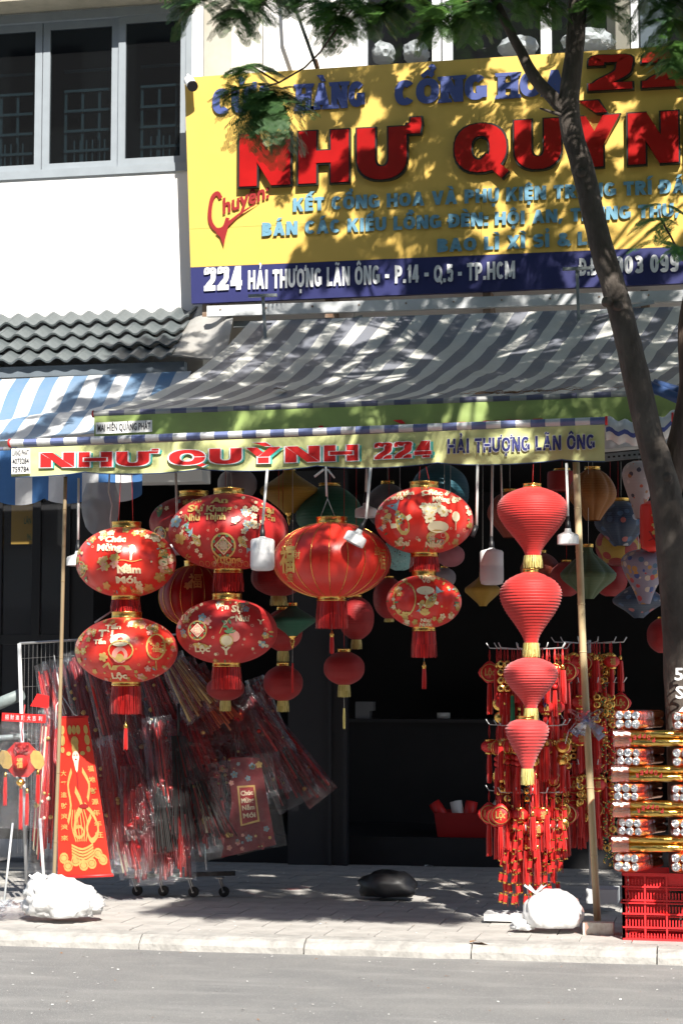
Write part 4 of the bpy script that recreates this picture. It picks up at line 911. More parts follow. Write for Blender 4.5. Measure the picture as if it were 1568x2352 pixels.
def d2b(P, rx, ry):
    for s, x, y, w_, h_ in (('Vạn', -6, 46, 30, 12), ('Sự', 28, 40, 26, 15), ('Như', 40, 20, 30, 13), ('Lộc', -48, -46, 34, 13), ('Ý', 4, -52, 22, 16), ('Tấn', -80, 42, 26, 9), ('Tài', -90, 24, 22, 12), ('Y', 78, 14, 16, 10)): P.text(s, x, y, w_, h_, 1, .04)
    P.fruit(6, -22, 15); P.medal(-58, 0, 20); P.flower(-48, 28, 9, 4); P.flower(-36, 20, 9, 2); P.poly(poly_c(-50, -34, 20, 6, 10, -.2), 0)
    rim_flora(P, rx, ry, 30, .76, .96, 4, 8, (0, 0, 4)); scatter(P, rx, ry, 40, 3.4, 1, [(5, 5, 28, 45), (-58, 0, 24, 24), (32, 34, 24, 20)])
def d3(P, rx, ry):
    P.text('福', -98, -26, 34, 44, 0, .03); P.text('招', -96, 26, 17, 15, 0, 0); P.text('財', -76, -2, 15, 15, 0, 0); P.text('進', -92, -50, 15, 14, 0, 0)
    P.text('招', 100, 8, 12, 14, 0, 0); P.text('福', 112, -20, 14, 36, 0, .0)
def d4(P, rx, ry):
    for s, x, y, w_, h_ in (('Chúc', 14, 51, 48, 12), ('Mừng', 34, 35, 40, 12), ('Tiền', -44, 52, 36, 10), ('Vô', -60, 41, 20, 10), ('Năm', 16, -64, 34, 10), ('Như', -52, -60, 34, 10)): P.text(s, x, y, w_, h_, 1, .05)
    P.fish(-58, -4, 38, -1.2, 0); P.fish(-90, -6, 20, 1.0, 0)
    for i in range(16): P.flower(16 + random.uniform(-24, 28), 12 + random.uniform(-22, 20), random.uniform(6, 11), 1)
    P.poly(poly_c(26, -22, 24, 13, 14), 1); P.poly(poly_c(26, -44, 26, 16, 14), 0); P.text('福', 12, -50, 14, 12, 1, 0)
    for i in range(6): P.ringp(20 + random.uniform(-14, 26), -46 + random.uniform(-8, 8), 5, 1.5, random.choice((2, 3, 4)), 10)
    P.poly(poly_c(66, 2, 9, 12, 10), 1); P.line([(66, -10), (66, -28)], 2, 1); rim_flora(P, rx, ry, 36, .78, .96, 4, 8, (0, 1)); scatter(P, rx, ry, 34, 4, 1, [(-56, 0, 34, 40)])
def d4b(P, rx, ry):
    for s, x, y, w_, h_ in (('Tiền', 0, 50, 32, 9), ('Vô', 2, 40, 20, 9), ('Như', 2, -47, 24, 7), ('Nước', 2, -56, 28, 7)): P.text(s, x, y, w_, h_, 1, .05)
    P.fish(16, 4, 26, -2.2, 0); P.fish(-10, -12, 14, 1.2, 0); P.poly(poly_c(0, 22, 20, 10, 12), 1)
    for i in range(5): P.leaf(-4 + i, -32, 12, .4 + i * .55, 0)
    P.ringp(-46, 4, 24, 3, 0, 18, 1.6); rim_flora(P, rx, ry, 60, .7, .97, 4, 8, (0, 1, 0)); scatter(P, rx, ry, 20, 3, 0, [(0, 0, 30, 40)])
YLN = .80
G1 = 'big red oval lanterns hanging along the banner'
lantern(290, 1291, 110, 78, YLN, 'red oval lantern printed with a small white bird, upper of the leftmost pair', 'satin', strings=((278, 1085, 272, 1216), (303, 1085, 306, 1216)), fringe=27, design=d1, group=G1)
lantern(291, 1493, 112, 73, YLN, 'red oval lantern printed with a gold mask and medallion, lower of the leftmost pair', 'satin', fringe=62, small=(82, 50), design=d1b, group=G1)
lantern(525, 1222, 133, 86, YLN + .12, 'widest red lantern, flower printed with a dusty crown, directly behind the jar shaped lamp', 'satin_dusty', strings=((522, 1075, 520, 1130), (530, 1075, 533, 1130)), fringe=42, design=d2, group=G1, ringr=.26)
lantern(521, 1450, 112, 73, YLN + .12, 'dusty red oval lantern printed with fruits, hanging below the widest one', 'satin_dusty', fringe=50, design=d2b, group=G1)
lantern(762, 1287, 132, 86, YLN - .02, 'plain red oval lantern with thin gold seams and gold side characters, in the middle', 'satin', strings=((752, 1145, 735, 1190), (752, 1145, 770, 1190), (749, 1074, 752, 1145)), fringe=62, small=(70, 40), design=d3, group=G1, seams=True, ringr=.27)
lantern(974, 1196, 112, 77, YLN - .05, 'red oval lantern with carp and blossoms, upper of the pair right of the middle', 'satin', strings=((964, 1072, 962, 1108), (978, 1072, 986, 1108)), fringe=34, design=d4, group=G1)
lantern(973, 1382, 85, 61, YLN - .05, 'smaller red oval lantern with two carp, lower one of the pair right of the middle', 'satin', fringe=60, small=(74, 48), design=d4b, group=G1, ringr=.33)
PROFS = {
    'drop': [(0, .20), (.05, .50), (.13, .80), (.24, .97), (.34, 1), (.46, .93), (.60, .75), (.78, .46), (.92, .27), (1, .22)],
    'round': [(0, .25), (.06, .50), (.18, .80), (.34, .97), (.5, 1), (.66, .96), (.82, .79), (.94, .50), (1, .25)],
    'diamond': [(0, .16), (.10, .30), (.25, .62), (.40, .95), (.48, 1), (.56, .95), (.75, .60), (.90, .32), (1, .2)],
    'bulb': [(0, .25), (.08, .55), (.22, .82), (.42, 1), (.6, .94), (.8, .6), (1, .3)],
    'garlic': [(0, .15), (.12, .22), (.3, .62), (.48, .96), (.55, 1), (.65, .9), (.82, .5), (1, .18)],
    'tall': [(0, .35), (.05, .72), (.15, .97), (.28, 1), (.5, .8), (.75, .48), (1, .25)],
    'pill': [(0, .45), (.06, .8), (.15, 1), (.85, 1), (.94, .8), (1, .45)],
}
def paper_lantern(cx, y0, y1, rx, Y, lab, m, prof='drop', ripple=.012, nr=30, fr=None, frm='silk_yellow', top_ring=True, group=None, ribs=0, string=None, gold_tip=False, tails=None, bot_ring=False, ribdepth=.06, lean=0):
    c = at(cx, (y0 + y1) / 2, Y); s = mp(1, Y, cx); H = (y1 - y0) * s; Rr = rx * s; P = crom([(v, r_) for v, r_ in PROFS[prof]], 8)
    t = thing('lantern', lab, 'lantern', c, group); T = []; ns = nr * 4
    for i in range(ns + 1):
        v = i / ns
        for k in range(len(P) - 1):
            if P[k + 1][0] >= v - 1e-9: break
        f = (v - P[k][0]) / max(1e-6, P[k + 1][0] - P[k][0]); r_ = P[k][1] + (P[k + 1][1] - P[k][1]) * min(1, max(0, f))
        T.append((Rr * r_ * (1 - ripple * (.5 - .5 * math.cos(math.pi * i / 2))) , H / 2 - v * H))
    md = (lambda a, z: 1 - ribdepth * (1 - abs(math.sin(a * ribs / 2))) ** 1.5 + .004 * noise.noise(Vector((math.cos(a) * 3, math.sin(a) * 3, z * 30)))) if ribs else (lambda a, z: 1 + .012 * noise.noise(Vector((math.cos(a) * 2.5, math.sin(a) * 2.5, z * 22))))
    MB().lathe(T, c, 72 if rx > 45 else 48, mod=md).build('shade', m, t)
    if top_ring: ring(c + UP * (H / 2 - .003), Rr * PROFS[prof][0][1] * 1.3, .022 if rx > 40 else .014, t, n=24)
    if string: MB().tube([at(cx, y0, Y) , at(string[0], string[1], Y)], .002, 4).build('string', M['silk'] if 'red' in lab else M['rope'], t)
    zb = c - UP * H / 2; rb_ = Rr * PROFS[prof][-1][1]
    if bot_ring: ring(zb - UP * .012, rb_ * 1.05, .014, t, n=24)
    if fr:
        g = MB(); strands(g, zb, rb_ * 1.12, fr * s, 60, .004, 1.12, .1, 2); tag(streak(g).build('fringe', [M[frm], M['fringe_dark']], t), kind='stuff')
    if gold_tip:
        MB().lathe([(.03, .01), (.028, -.01), (.014, -.016), (.014, -.03), (.018, -.034), (.009, -.05), (.012, -.056), (.004, -.075), (0, -.09)], zb, 14).build('gold_tip', M['gold'], t)
    if tails:
        q = zb - UP * tails[0] * s; MB().tube([zb, q], .0012, 4).build('cord', M['rope'], t); g = MB(); strands(g, q, .006, tails[1] * s, 14, .004, 1.4, .1, 2); tag(g.build('tassel', M[tails[2]], t), kind='stuff')
    return t
G2 = 'chain of ribbed red paper lanterns at the right'
Y5 = .62
paper_lantern(1222, 1118, 1276, 82, Y5, 'largest and topmost of the chain of four ribbed red heart shaped lanterns', M['cloth_red'], 'drop', .02, 30, 30, group=G2, string=(1224, 1066))
paper_lantern(1218, 1314, 1476, 72, Y5, 'second from the top in the chain of four ribbed red heart shaped lanterns', M['cloth_red'], 'drop', .032, 24, 34, group=G2)
paper_lantern(1218, 1510, 1626, 63, Y5, 'third from the top of the four chained red lanterns, pinkish in the full sun', M['cloth_red_sunlit'], 'drop', .036, 20, 32, group=G2)
paper_lantern(1210, 1652, 1764, 50, Y5, 'smallest and lowest of the four chained red lanterns with a long yellow fringe', M['cloth_red_sunlit'], 'tall', .045, 15, 38, group=G2)
# lanterns hanging in the shade behind
C_ = cloth
teal = C_('cloth_teal', (.015, .10, .14)); ylw = C_('cloth_yellow', (.42, .24, .02)); orange = C_('cloth_orange', (.28, .10, .01)); green = C_('cloth_green', (.01, .11, .06)); grey = C_('cloth_grey', (.34, .31, .33)); greyd = C_('cloth_purple', (.16, .14, .16))
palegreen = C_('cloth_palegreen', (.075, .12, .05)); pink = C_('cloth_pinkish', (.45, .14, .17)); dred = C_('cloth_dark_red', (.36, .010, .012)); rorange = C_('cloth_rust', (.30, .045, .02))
fl_blue = floral_mat('floral_blue', (.018, .035, .075), [(.05, .1, .2), (.35, .1, .1), (.3, .28, .3), (.04, .08, .16)], 16); fl_white = floral_mat('floral_white', (.38, .31, .31), [(.05, .04, .07), (.45, .08, .04), (.5, .4, .4), (.3, .12, .05)], 20, .3)
fl_multi = floral_mat('floral_multi', (.20, .17, .23), [(.03, .06, .22), (.38, .03, .04), (.45, .36, .30), (.06, .12, .2), (.4, .2, .05)], 22, .42); fl_mint = floral_mat('floral_mint', (.20, .42, .42), [(.1, .1, .1), (.3, .5, .5), (.1, .3, .3)], 55, .3)
G3 = 'lanterns hanging in the shade under the awning'
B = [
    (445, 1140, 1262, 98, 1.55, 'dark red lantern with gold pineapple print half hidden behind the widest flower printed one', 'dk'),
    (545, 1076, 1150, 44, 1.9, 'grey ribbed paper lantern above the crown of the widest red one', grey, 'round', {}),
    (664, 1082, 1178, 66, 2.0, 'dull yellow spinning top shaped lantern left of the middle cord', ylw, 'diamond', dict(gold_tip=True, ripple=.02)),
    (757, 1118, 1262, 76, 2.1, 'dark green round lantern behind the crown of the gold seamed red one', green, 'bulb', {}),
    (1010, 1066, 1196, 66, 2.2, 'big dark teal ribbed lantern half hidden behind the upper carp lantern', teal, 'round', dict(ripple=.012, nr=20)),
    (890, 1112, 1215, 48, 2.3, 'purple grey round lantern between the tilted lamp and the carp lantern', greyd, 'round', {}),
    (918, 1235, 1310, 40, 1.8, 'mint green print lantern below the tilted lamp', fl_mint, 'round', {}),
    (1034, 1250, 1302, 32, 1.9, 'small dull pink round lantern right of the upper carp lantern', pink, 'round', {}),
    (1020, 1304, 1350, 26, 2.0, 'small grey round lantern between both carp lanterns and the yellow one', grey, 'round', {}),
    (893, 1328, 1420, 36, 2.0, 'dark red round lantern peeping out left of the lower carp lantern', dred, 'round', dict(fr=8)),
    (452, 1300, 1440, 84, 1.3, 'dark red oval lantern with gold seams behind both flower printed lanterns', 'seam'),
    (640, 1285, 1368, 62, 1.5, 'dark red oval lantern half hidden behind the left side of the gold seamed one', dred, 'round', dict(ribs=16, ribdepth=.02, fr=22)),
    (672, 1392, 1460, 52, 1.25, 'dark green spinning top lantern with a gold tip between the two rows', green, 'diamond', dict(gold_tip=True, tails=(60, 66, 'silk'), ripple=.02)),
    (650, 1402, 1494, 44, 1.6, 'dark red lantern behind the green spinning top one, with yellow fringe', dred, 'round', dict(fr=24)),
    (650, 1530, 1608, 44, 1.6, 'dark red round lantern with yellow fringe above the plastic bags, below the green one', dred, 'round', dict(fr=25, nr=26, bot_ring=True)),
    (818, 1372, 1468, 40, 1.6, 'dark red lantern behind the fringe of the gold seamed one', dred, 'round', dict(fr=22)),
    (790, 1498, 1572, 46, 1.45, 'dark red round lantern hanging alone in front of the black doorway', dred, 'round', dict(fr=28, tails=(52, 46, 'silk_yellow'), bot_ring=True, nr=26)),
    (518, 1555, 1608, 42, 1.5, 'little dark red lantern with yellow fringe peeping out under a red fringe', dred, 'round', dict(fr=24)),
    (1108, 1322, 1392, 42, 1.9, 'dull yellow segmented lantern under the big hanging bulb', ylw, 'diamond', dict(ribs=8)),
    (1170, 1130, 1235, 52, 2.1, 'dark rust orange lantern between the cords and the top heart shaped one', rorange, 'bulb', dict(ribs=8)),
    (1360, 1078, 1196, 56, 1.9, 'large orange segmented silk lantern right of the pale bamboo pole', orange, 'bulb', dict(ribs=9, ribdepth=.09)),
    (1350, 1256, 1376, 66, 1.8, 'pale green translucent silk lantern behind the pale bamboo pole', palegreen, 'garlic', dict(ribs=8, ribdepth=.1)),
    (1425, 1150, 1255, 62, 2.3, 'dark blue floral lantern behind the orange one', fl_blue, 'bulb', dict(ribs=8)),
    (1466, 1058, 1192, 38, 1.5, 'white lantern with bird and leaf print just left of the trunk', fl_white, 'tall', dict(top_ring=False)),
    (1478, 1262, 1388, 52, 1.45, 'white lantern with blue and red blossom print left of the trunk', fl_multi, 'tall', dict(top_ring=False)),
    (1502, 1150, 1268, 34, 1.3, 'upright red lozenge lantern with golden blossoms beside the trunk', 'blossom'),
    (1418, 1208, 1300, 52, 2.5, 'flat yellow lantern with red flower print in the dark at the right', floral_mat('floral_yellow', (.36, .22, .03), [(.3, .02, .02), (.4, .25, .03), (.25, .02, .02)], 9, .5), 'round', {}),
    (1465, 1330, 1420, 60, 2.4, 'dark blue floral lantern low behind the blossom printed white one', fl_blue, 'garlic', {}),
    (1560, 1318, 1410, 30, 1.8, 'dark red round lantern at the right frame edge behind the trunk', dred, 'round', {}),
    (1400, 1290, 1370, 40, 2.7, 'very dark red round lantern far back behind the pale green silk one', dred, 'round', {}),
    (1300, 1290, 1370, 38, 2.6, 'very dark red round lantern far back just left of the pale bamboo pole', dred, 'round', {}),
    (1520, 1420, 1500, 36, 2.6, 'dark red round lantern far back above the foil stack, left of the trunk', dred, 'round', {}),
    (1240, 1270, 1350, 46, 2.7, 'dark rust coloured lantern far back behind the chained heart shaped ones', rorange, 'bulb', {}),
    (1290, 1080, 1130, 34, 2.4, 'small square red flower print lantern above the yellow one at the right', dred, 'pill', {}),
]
for b in B:
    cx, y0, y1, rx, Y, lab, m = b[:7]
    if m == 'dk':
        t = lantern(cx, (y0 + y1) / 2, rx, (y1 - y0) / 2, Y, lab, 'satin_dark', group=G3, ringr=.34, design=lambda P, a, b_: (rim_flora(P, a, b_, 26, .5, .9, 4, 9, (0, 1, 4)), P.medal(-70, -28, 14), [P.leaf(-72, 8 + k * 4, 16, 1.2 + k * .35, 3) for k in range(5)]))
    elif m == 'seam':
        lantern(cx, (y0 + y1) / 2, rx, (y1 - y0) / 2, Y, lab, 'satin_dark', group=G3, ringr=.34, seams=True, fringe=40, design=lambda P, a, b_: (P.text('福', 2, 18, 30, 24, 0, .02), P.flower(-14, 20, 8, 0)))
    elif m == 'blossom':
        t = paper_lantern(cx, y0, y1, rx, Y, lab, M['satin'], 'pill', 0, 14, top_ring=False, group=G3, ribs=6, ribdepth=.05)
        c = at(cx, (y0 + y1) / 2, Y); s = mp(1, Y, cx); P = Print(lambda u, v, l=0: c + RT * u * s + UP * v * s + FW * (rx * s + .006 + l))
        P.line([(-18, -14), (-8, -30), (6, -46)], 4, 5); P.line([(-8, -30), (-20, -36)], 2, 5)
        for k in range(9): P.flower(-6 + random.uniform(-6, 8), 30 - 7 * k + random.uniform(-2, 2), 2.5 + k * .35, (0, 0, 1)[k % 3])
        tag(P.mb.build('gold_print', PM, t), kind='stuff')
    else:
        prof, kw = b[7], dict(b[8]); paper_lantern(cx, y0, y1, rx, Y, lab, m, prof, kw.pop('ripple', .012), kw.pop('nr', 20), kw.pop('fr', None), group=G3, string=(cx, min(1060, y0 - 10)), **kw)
# ------------------------------------------------------------------ lamps on cords
def bulb(x0, y0, x1, y1, yb, Y, lab, kind='jar', tilt=0):
    top = at(x0, y0, Y); end = at(x1, y1, Y); s = mp(1, Y, x1); t = thing('hanging_lamp', lab, 'lamp', end, 'lamps hanging on white cords under the awning')
    MB().tube([top, end], .0085, 8).build('cord', M['cord'], t)
    q = R(tilt); AX = Matrix.Rotation(-q, 3, FW)
    c = end; ax = AX
    MB().lathe([(0, .0), (.010, -.002), (.011, -.03), (.016, -.034), (.017, -.075), (.013, -.085)], c, 16, ax=ax).build('socket', M['black'], t)
    c2 = c + ax @ Vector((0, 0, -.078)); L = (yb - y1) * s - .078
    if kind == 'jar':
        r = 27 * s
        fin = MB().lathe([(.018, .004), (.024, -.002), (r * .88, -.012), (r, -.024), (r, -L * .48)], c2, 48, ax=ax, mod=lambda a, z: 1 - .02 * (math.cos(a * 24) > 0)); fin.build('base', M['bulb_white'], t)
        MB().lathe([(r, -L * .48), (r * 1.01, -L * .55), (r * 1.01, -L * .86), (r * .9, -L * .97), (r * .6, -L * 1.0), (0, -L * 1.01)], c2, 32, ax=ax).build('diffuser', M['bulb'], t)
    else:
        r = 25 * s
        MB().lathe([(.018, .004), (.022, -.016), (r * .62, -.026), (r * .92, -.034), (r, -.046), (r, -.092)], c2, 48, ax=ax, mod=lambda a, z: 1 - .02 * (math.cos(a * 24) > 0)).build('base', M['bulb_white'], t)
        MB().lathe([(r, -.092), (r * .9, -.094), (r * .86, -.088), (0, -.088)], c2, 32, ax=ax).build('diffuser', M['bulb'], t)
    return t
bulb(614, 1078, 603, 1205, 1308, .42, 'white jar shaped lamp on a slanting cord in front of the widest red lantern')
bulb(851, 1074, 840, 1192, 1270, .42, 'flat round white lamp tilted towards the street beside the middle lantern', 'disc', 28)
bulb(181, 1098, 180, 1240, 1308, .95, 'flat white lamp between the left bamboo pole and the leftmost lantern', 'disc')
bulb(404, 1086, 408, 1215, 1292, 1.2, 'white lamp mostly hidden between the two left lantern pairs', 'disc')
bulb(1130, 1068, 1128, 1232, 1343, 1.0, 'white jar shaped lamp hanging in front of the yellow segmented lantern')
bulb(1300, 1064, 1303, 1186, 1252, .60, 'flat white lamp just left of the pale bamboo pole', 'disc')
bulb(842, 1072, 840, 1130, 1200, 1.5, 'dim flat white lamp in the shade behind the tilted one', 'disc')
tc_ = thing('empty_lamp_socket', 'black empty lamp socket on a white cord right of the upper carp lantern', 'socket', at(1095, 1220, .7))
MB().tube([at(1096, 1066, .7), at(1094, 1212, .7)], .0085, 8).build('cord', M['cord'], tc_); MB().tube([at(1093, 1208, .7), at(1084, 1232, .68)], [.016, .014], 10).build('socket', M['black'], tc_)
kn = thing('cord_end', 'white cord with a knotted tie hanging in front of the middle lantern string', 'cord', at(752, 1080, .7))
MB().tube([at(748, 1072, .72), at(750, 1140, .72)], .0075, 6).build('cord', M['cord'], kn); MB().tube([at(744, 1078, .7), at(722, 1095, .7)], .008, 5).tube([at(752, 1078, .7), at(768, 1098, .7)], .006, 5).build('tie', M['rope'], kn)
for (P_, lab) in (([(252, 1088), (250, 1130), (258, 1160), (254, 1190), (256, 1212)], 'loose white rope hanging left of the leftmost lantern strings'), ([(1150, 1064), (1152, 1150)], 'thin grey rope hanging near the top heart shaped lantern'), ([(404, 1430), (372, 1460)], 'short white cord stub between the leftmost lantern pair')):
    if lab.startswith('short'): P_ = [(258, 1404), (236, 1418), (218, 1430)]
    tag(MB().tube([at(x, y, 1.0) for x, y in P_], .006, 6).build('rope', M['rope'], None, at(*P_[0], 1.0)), lab, 'rope')
pbg = MB(); c0 = at(232, 1110, 1.5); s = mp(1, 1.5)
pbg.grid(lambda u, v: c0 + RT * ((u - .5) * (66 + 22 * math.sin(v * 3)) * s) - UP * v * 125 * s * (1 - .2 * (2 * u - 1) ** 2) + FW * (.05 * math.sin(u * 3.1) + .015 * noise.noise(Vector((u * 5, v * 5, 0)))), 14, 16)
tag(pbg.build('plastic_bag', mat('bag_dim', (.45, .46, .48), .4, trl=.3, alpha=.75), None, c0), 'translucent pale plastic bag hanging behind the leftmost lantern strings', 'bag')
# ================================================================== LEFT STALL
rk = thing('grid_rack', 'wire grid display rack with white corner post on casters behind the packed decorations', 'rack', at(60, 2060, 1.9))
MB().tube([at(45, 1478, 1.7), at(62, 2030, 1.75)], .014, 8).build('post', M['pipe_white'], rk)
MB().tube([at(45, 1478, 1.7), at(300, 1462, 2.3), at(430, 1456, 2.5)], .009, 6).build('top_rail', M['wire'], rk)
g = MB()
for k in range(26):
    f = k / 26; a = at(48 + 250 * f, 1480 - 14 * f, 1.71 + .6 * f); g.tube([a, a - UP * 1.45], .0016, 3, caps=False)
for k in range(7):
    z = .1 + k * .2; a = at(48, 1480, 1.71) - UP * z; c = at(298, 1466, 2.31) - UP * z; g.tube([a, c], .0018, 3, caps=False)
tag(g.build('wire_grid', M['wire'], rk), kind='stuff')
for x, y, Y in ((308, 2046, 1.95), (368, 2046, 1.97), (437, 2048, 1.95), (507, 2044, 2.0)):
    c = at(x + 8, y, Y); c.z = PZ + .037
    cs = MB().tube([c - RT * .0 + Vector((0, -.014, 0)), c + Vector((0, .014, 0))], .036, 20).build('wheel', M['black'], rk); cs['o'] = rk['o']
    fk = MB(); fk.bar(c + Vector((-.03, -.022, .09)), c + Vector((0, -.022, 0)), .004, .03).bar(c + Vector((-.03, .022, .09)), c + Vector((0, .022, 0)), .004, .03).box(c + Vector((-.028, 0, .095)), (.05, .06, .008)).tube([c + Vector((0, -.028, 0)), c + Vector((0, .028, 0))], .007, 8)
    fk.build('caster_fork', M['wire'], rk)
MB().bar(at(285, 2012, 1.95), at(540, 2006, 2.0), .03, .03).build('base_rail', M['black'], rk)
MB().tube([at(468, 1880, 2.2), at(474, 1998, 2.0)], .006, 6).build('side_rod', M['pipe_white'], rk)
st = thing('white_stand', 'white metal rod stand at the left frame edge on a low white base bar', 'stand', at(10, 2070, 1.3))
MB().tube([at(30, 1890, 1.3), at(10, 2072, 1.25)], .008, 8).build('rod', M['pipe_white'], st); MB().tube([at(92, 1880, 1.4), at(105, 2072, 1.3)], .011, 8).build('rod', M['pipe_white'], st)
MB().bb(ground(-20, 2083) + Vector((0, 0, .0)), ground(70, 2083) + Vector((0, .12, .03))).build('base_bar', M['pipe_white'], st)
tub = MB().tube([at(-60, 1640, 2.0), at(50, 1595, 1.9)], .045, 10).tube([at(-60, 1700, 2.1), at(60, 1690, 2.1)], .02, 8)
tag(tub.build('folded_bundle', mat('wrapgrey', (.2, .24, .24), .5, bump=.5, bs=20), None, at(0, 1640, 2.0)), 'grey wrapped tube bundle lying behind the hanging bag at the left edge', 'bundle')
for (x, y, x2, y2) in ((98, 1530, 110, 1560), ):
    pass
rp = MB(); rp.tube([at(125, 1505, 1.6), at(140, 1600, 1.5), at(152, 1640, 1.45)], .004, 5).tube([at(145, 1598, 1.5), at(130, 1620, 1.48), at(128, 1680, 1.45)], .0045, 5).tube([at(146, 1602, 1.5), at(170, 1640, 1.45), at(205, 1660, 1.45)], .004, 5)
tag(rp.build('rope', M['rope'], None, at(140, 1600, 1.5)), 'white knotted ropes tied to the wire rack above the red card', 'rope')
# sleeves of packed decorations
def sleeve(x0, y0, x1, y1, w0, w1, Y, lab, kind='red', wrap='plastic', n=12, group='plastic sleeves of red decorations on the left racks', name='packed_decoration', cat='package', th=.05, seed=0):
    a, b_ = at(x0, y0, Y), at(x1, y1, Y - .05); s = mp(1, Y, x0); t = thing(name, lab, cat, a, group); rnd = random.Random(seed + int(x0 * 7 + y0))
    g = MB(); cols = {'red': [M['deep_red'], M['red_paper'], M['silk_dark'], M['silk_dark']], 'dark': [M['bristle'], M['deep_red'], M['bristle'], M['bristle']], 'mixed': [M['deep_red'], M['silk_dark'], M['gold_print'], M['black']], 'bright': [M['red_paper'], M['silk_dark'], M['gold_print'], M['cream_print']], 'straw': [mat('straw', (.4, .2, .07), .7), M['gold_print'], M['deep_red'], M['deep_red']]}[kind]
    D_ = (b_ - a); sd = D_.cross(FW).normalized()
    for k in range(n):
        f = (k + .5) / n * 2 - 1; q0 = a + sd * (f * w0 * s * .42) + D_ * rnd.uniform(.02, .1) + FW * rnd.uniform(-th, th) * .4; q1 = b_ + sd * (f * w1 * s * .42) - D_ * rnd.uniform(.02, .22) + FW * rnd.uniform(-th, th) * .5
        mi = 0 if rnd.random() < .55 else rnd.choice((1, 1, 3)); m0 = q0.lerp(q1, .5) + FW * rnd.uniform(0, .015)
        r0 = w0 * s * .42 / n * 1.2
        if kind != 'dark' and rnd.random() < .5: g.tube([q0, m0, q1], [r0, r0 * 1.6, max(r0, w1 * s * .3 / n * 1.6)], 5, mi)
        else: g.tube([q0, m0, q1], [r0 * .6, r0 * .9, r0 * 1.1], 5, mi)
        if kind in ('red', 'mixed', 'bright') and rnd.random() < .85:
            for j in range(rnd.choice((0, 1, 2))):
                c = q0.lerp(q1, rnd.uniform(.15, .9)) + FW * r0 * 1.6; rr = rnd.uniform(.008, .02)
                g.lathe([(0, rr), (rr * .8, rr * .5), (rr, 0), (rr * .8, -rr * .5), (0, -rr)], c, 7, rnd.choice((1, 2, 2, 3)))
    tag(g.build('bundle', cols, t), kind='stuff')
    for sg in ((1, -1) if wrap else ()):
        w_ = MB(); sx = rnd.uniform(0, 99)
        def fn(u, v):
            wd = (w0 + (w1 - w0) * v) * s * .55; x = (u * 2 - 1)
            e = math.sqrt(max(0, 1 - x * x)); cr = .022 * noise.noise(Vector((u * 6, v * 5, sx))) + .010 * noise.noise(Vector((u * 14, v * 13, sx + 4)))
            return a + D_ * (v * 1.04 - .02 + .01 * noise.noise(Vector((u * 4, sx, 0)))) + sd * (x * wd) + FW * (sg * (e * th * .75 + .004) + cr * (1 if sg > 0 else .5))
        w_.grid(fn, 12, 22); w_.build('wrapper', M[wrap], t)
    return t
SL = [
    # x0,y0,x1,y1,w0,w1,Y,label,kind,n
    (95, 1530, 150, 1745, 26, 56, 1.60, 'slim red sleeve hanging just right of the wire rack post', 'red', 9), (118, 1640, 92, 2000, 50, 50, 1.45, 'long sleeve of red sticks between the hanging bag and the pole', 'bright', 12),
    (170, 1500, 235, 1760, 60, 70, 1.75, 'sleeve of dark red sticks behind the bamboo pole under the rack rail', 'mixed', 14), (215, 1480, 290, 1730, 60, 86, 1.70, 'leaning sleeve of dark red bundles left of the leftmost tassel', 'red', 15),
    (275, 1560, 350, 1810, 70, 80, 1.75, 'dark sleeve directly behind the leftmost long red tassel', 'mixed', 15), (330, 1500, 400, 1690, 60, 90, 1.80, 'glossy sleeve leaning right of the leftmost red tassel fringe', 'mixed', 14),
    (395, 1520, 470, 1640, 50, 90, 1.70, 'glossy sleeve right under the edge of the lower left oval lantern', 'straw', 14), (430, 1560, 520, 1700, 90, 130, 1.75, 'sleeve of straw coloured sticks behind the fruit printed lantern tassel', 'straw', 20),
    (230, 1700, 270, 2000, 50, 60, 1.50, 'red sleeve leaning against the right border of the scroll', 'bright', 12), (260, 1690, 330, 1900, 70, 90, 1.60, 'dark red sleeve right of the scroll, upper one', 'red', 16),
    (268, 1830, 310, 2010, 50, 60, 1.55, 'patterned red sleeve at the lower right corner of the scroll', 'bright', 12), (300, 1760, 315, 1925, 40, 66, 1.45, 'sleeve with a sunlit white lower end hanging below the leftmost tassel', 'red', 11),
    (330, 1700, 360, 1920, 60, 80, 1.70, 'dark red sleeve with long tassels left of the black broom', 'red', 14), (360, 1650, 385, 1850, 60, 70, 1.62, 'sleeve of red tassel knots below the lower left oval lantern', 'red', 13),
    (345, 1850, 350, 2030, 80, 90, 1.70, 'low dark red sleeve above the first caster', 'red', 14), (405, 1860, 405, 2020, 60, 80, 1.72, 'low dark red sleeve above the second caster', 'red', 13),
    (420, 1650, 460, 1790, 90, 120, 1.66, 'clouded wide plastic bag below the fruit printed lantern tassel', 'mixed', 16), (540, 1590, 610, 1830, 50, 110, 1.85, 'dark sleeve with bright creases right of the fruit printed lantern tassel', 'mixed', 14),
    (570, 1610, 690, 1840, 60, 100, 1.95, 'wide sleeve fanning out to the right towards the doorway', 'mixed', 14), (600, 1640, 740, 1830, 50, 70, 2.00, 'outermost sleeve at the right end of the left rack', 'mixed', 10),
    (520, 1700, 560, 1860, 90, 110, 1.80, 'dark sleeve above the printed greeting poster', 'mixed', 14), (585, 1560, 640, 1720, 40, 60, 2.05, 'narrow sleeve behind the lowest round lantern with yellow fringe', 'mixed', 9),
    (555, 1820, 590, 1950, 60, 80, 1.74, 'creased clear sleeve at the right side of the printed greeting poster', 'mixed', 9),
]
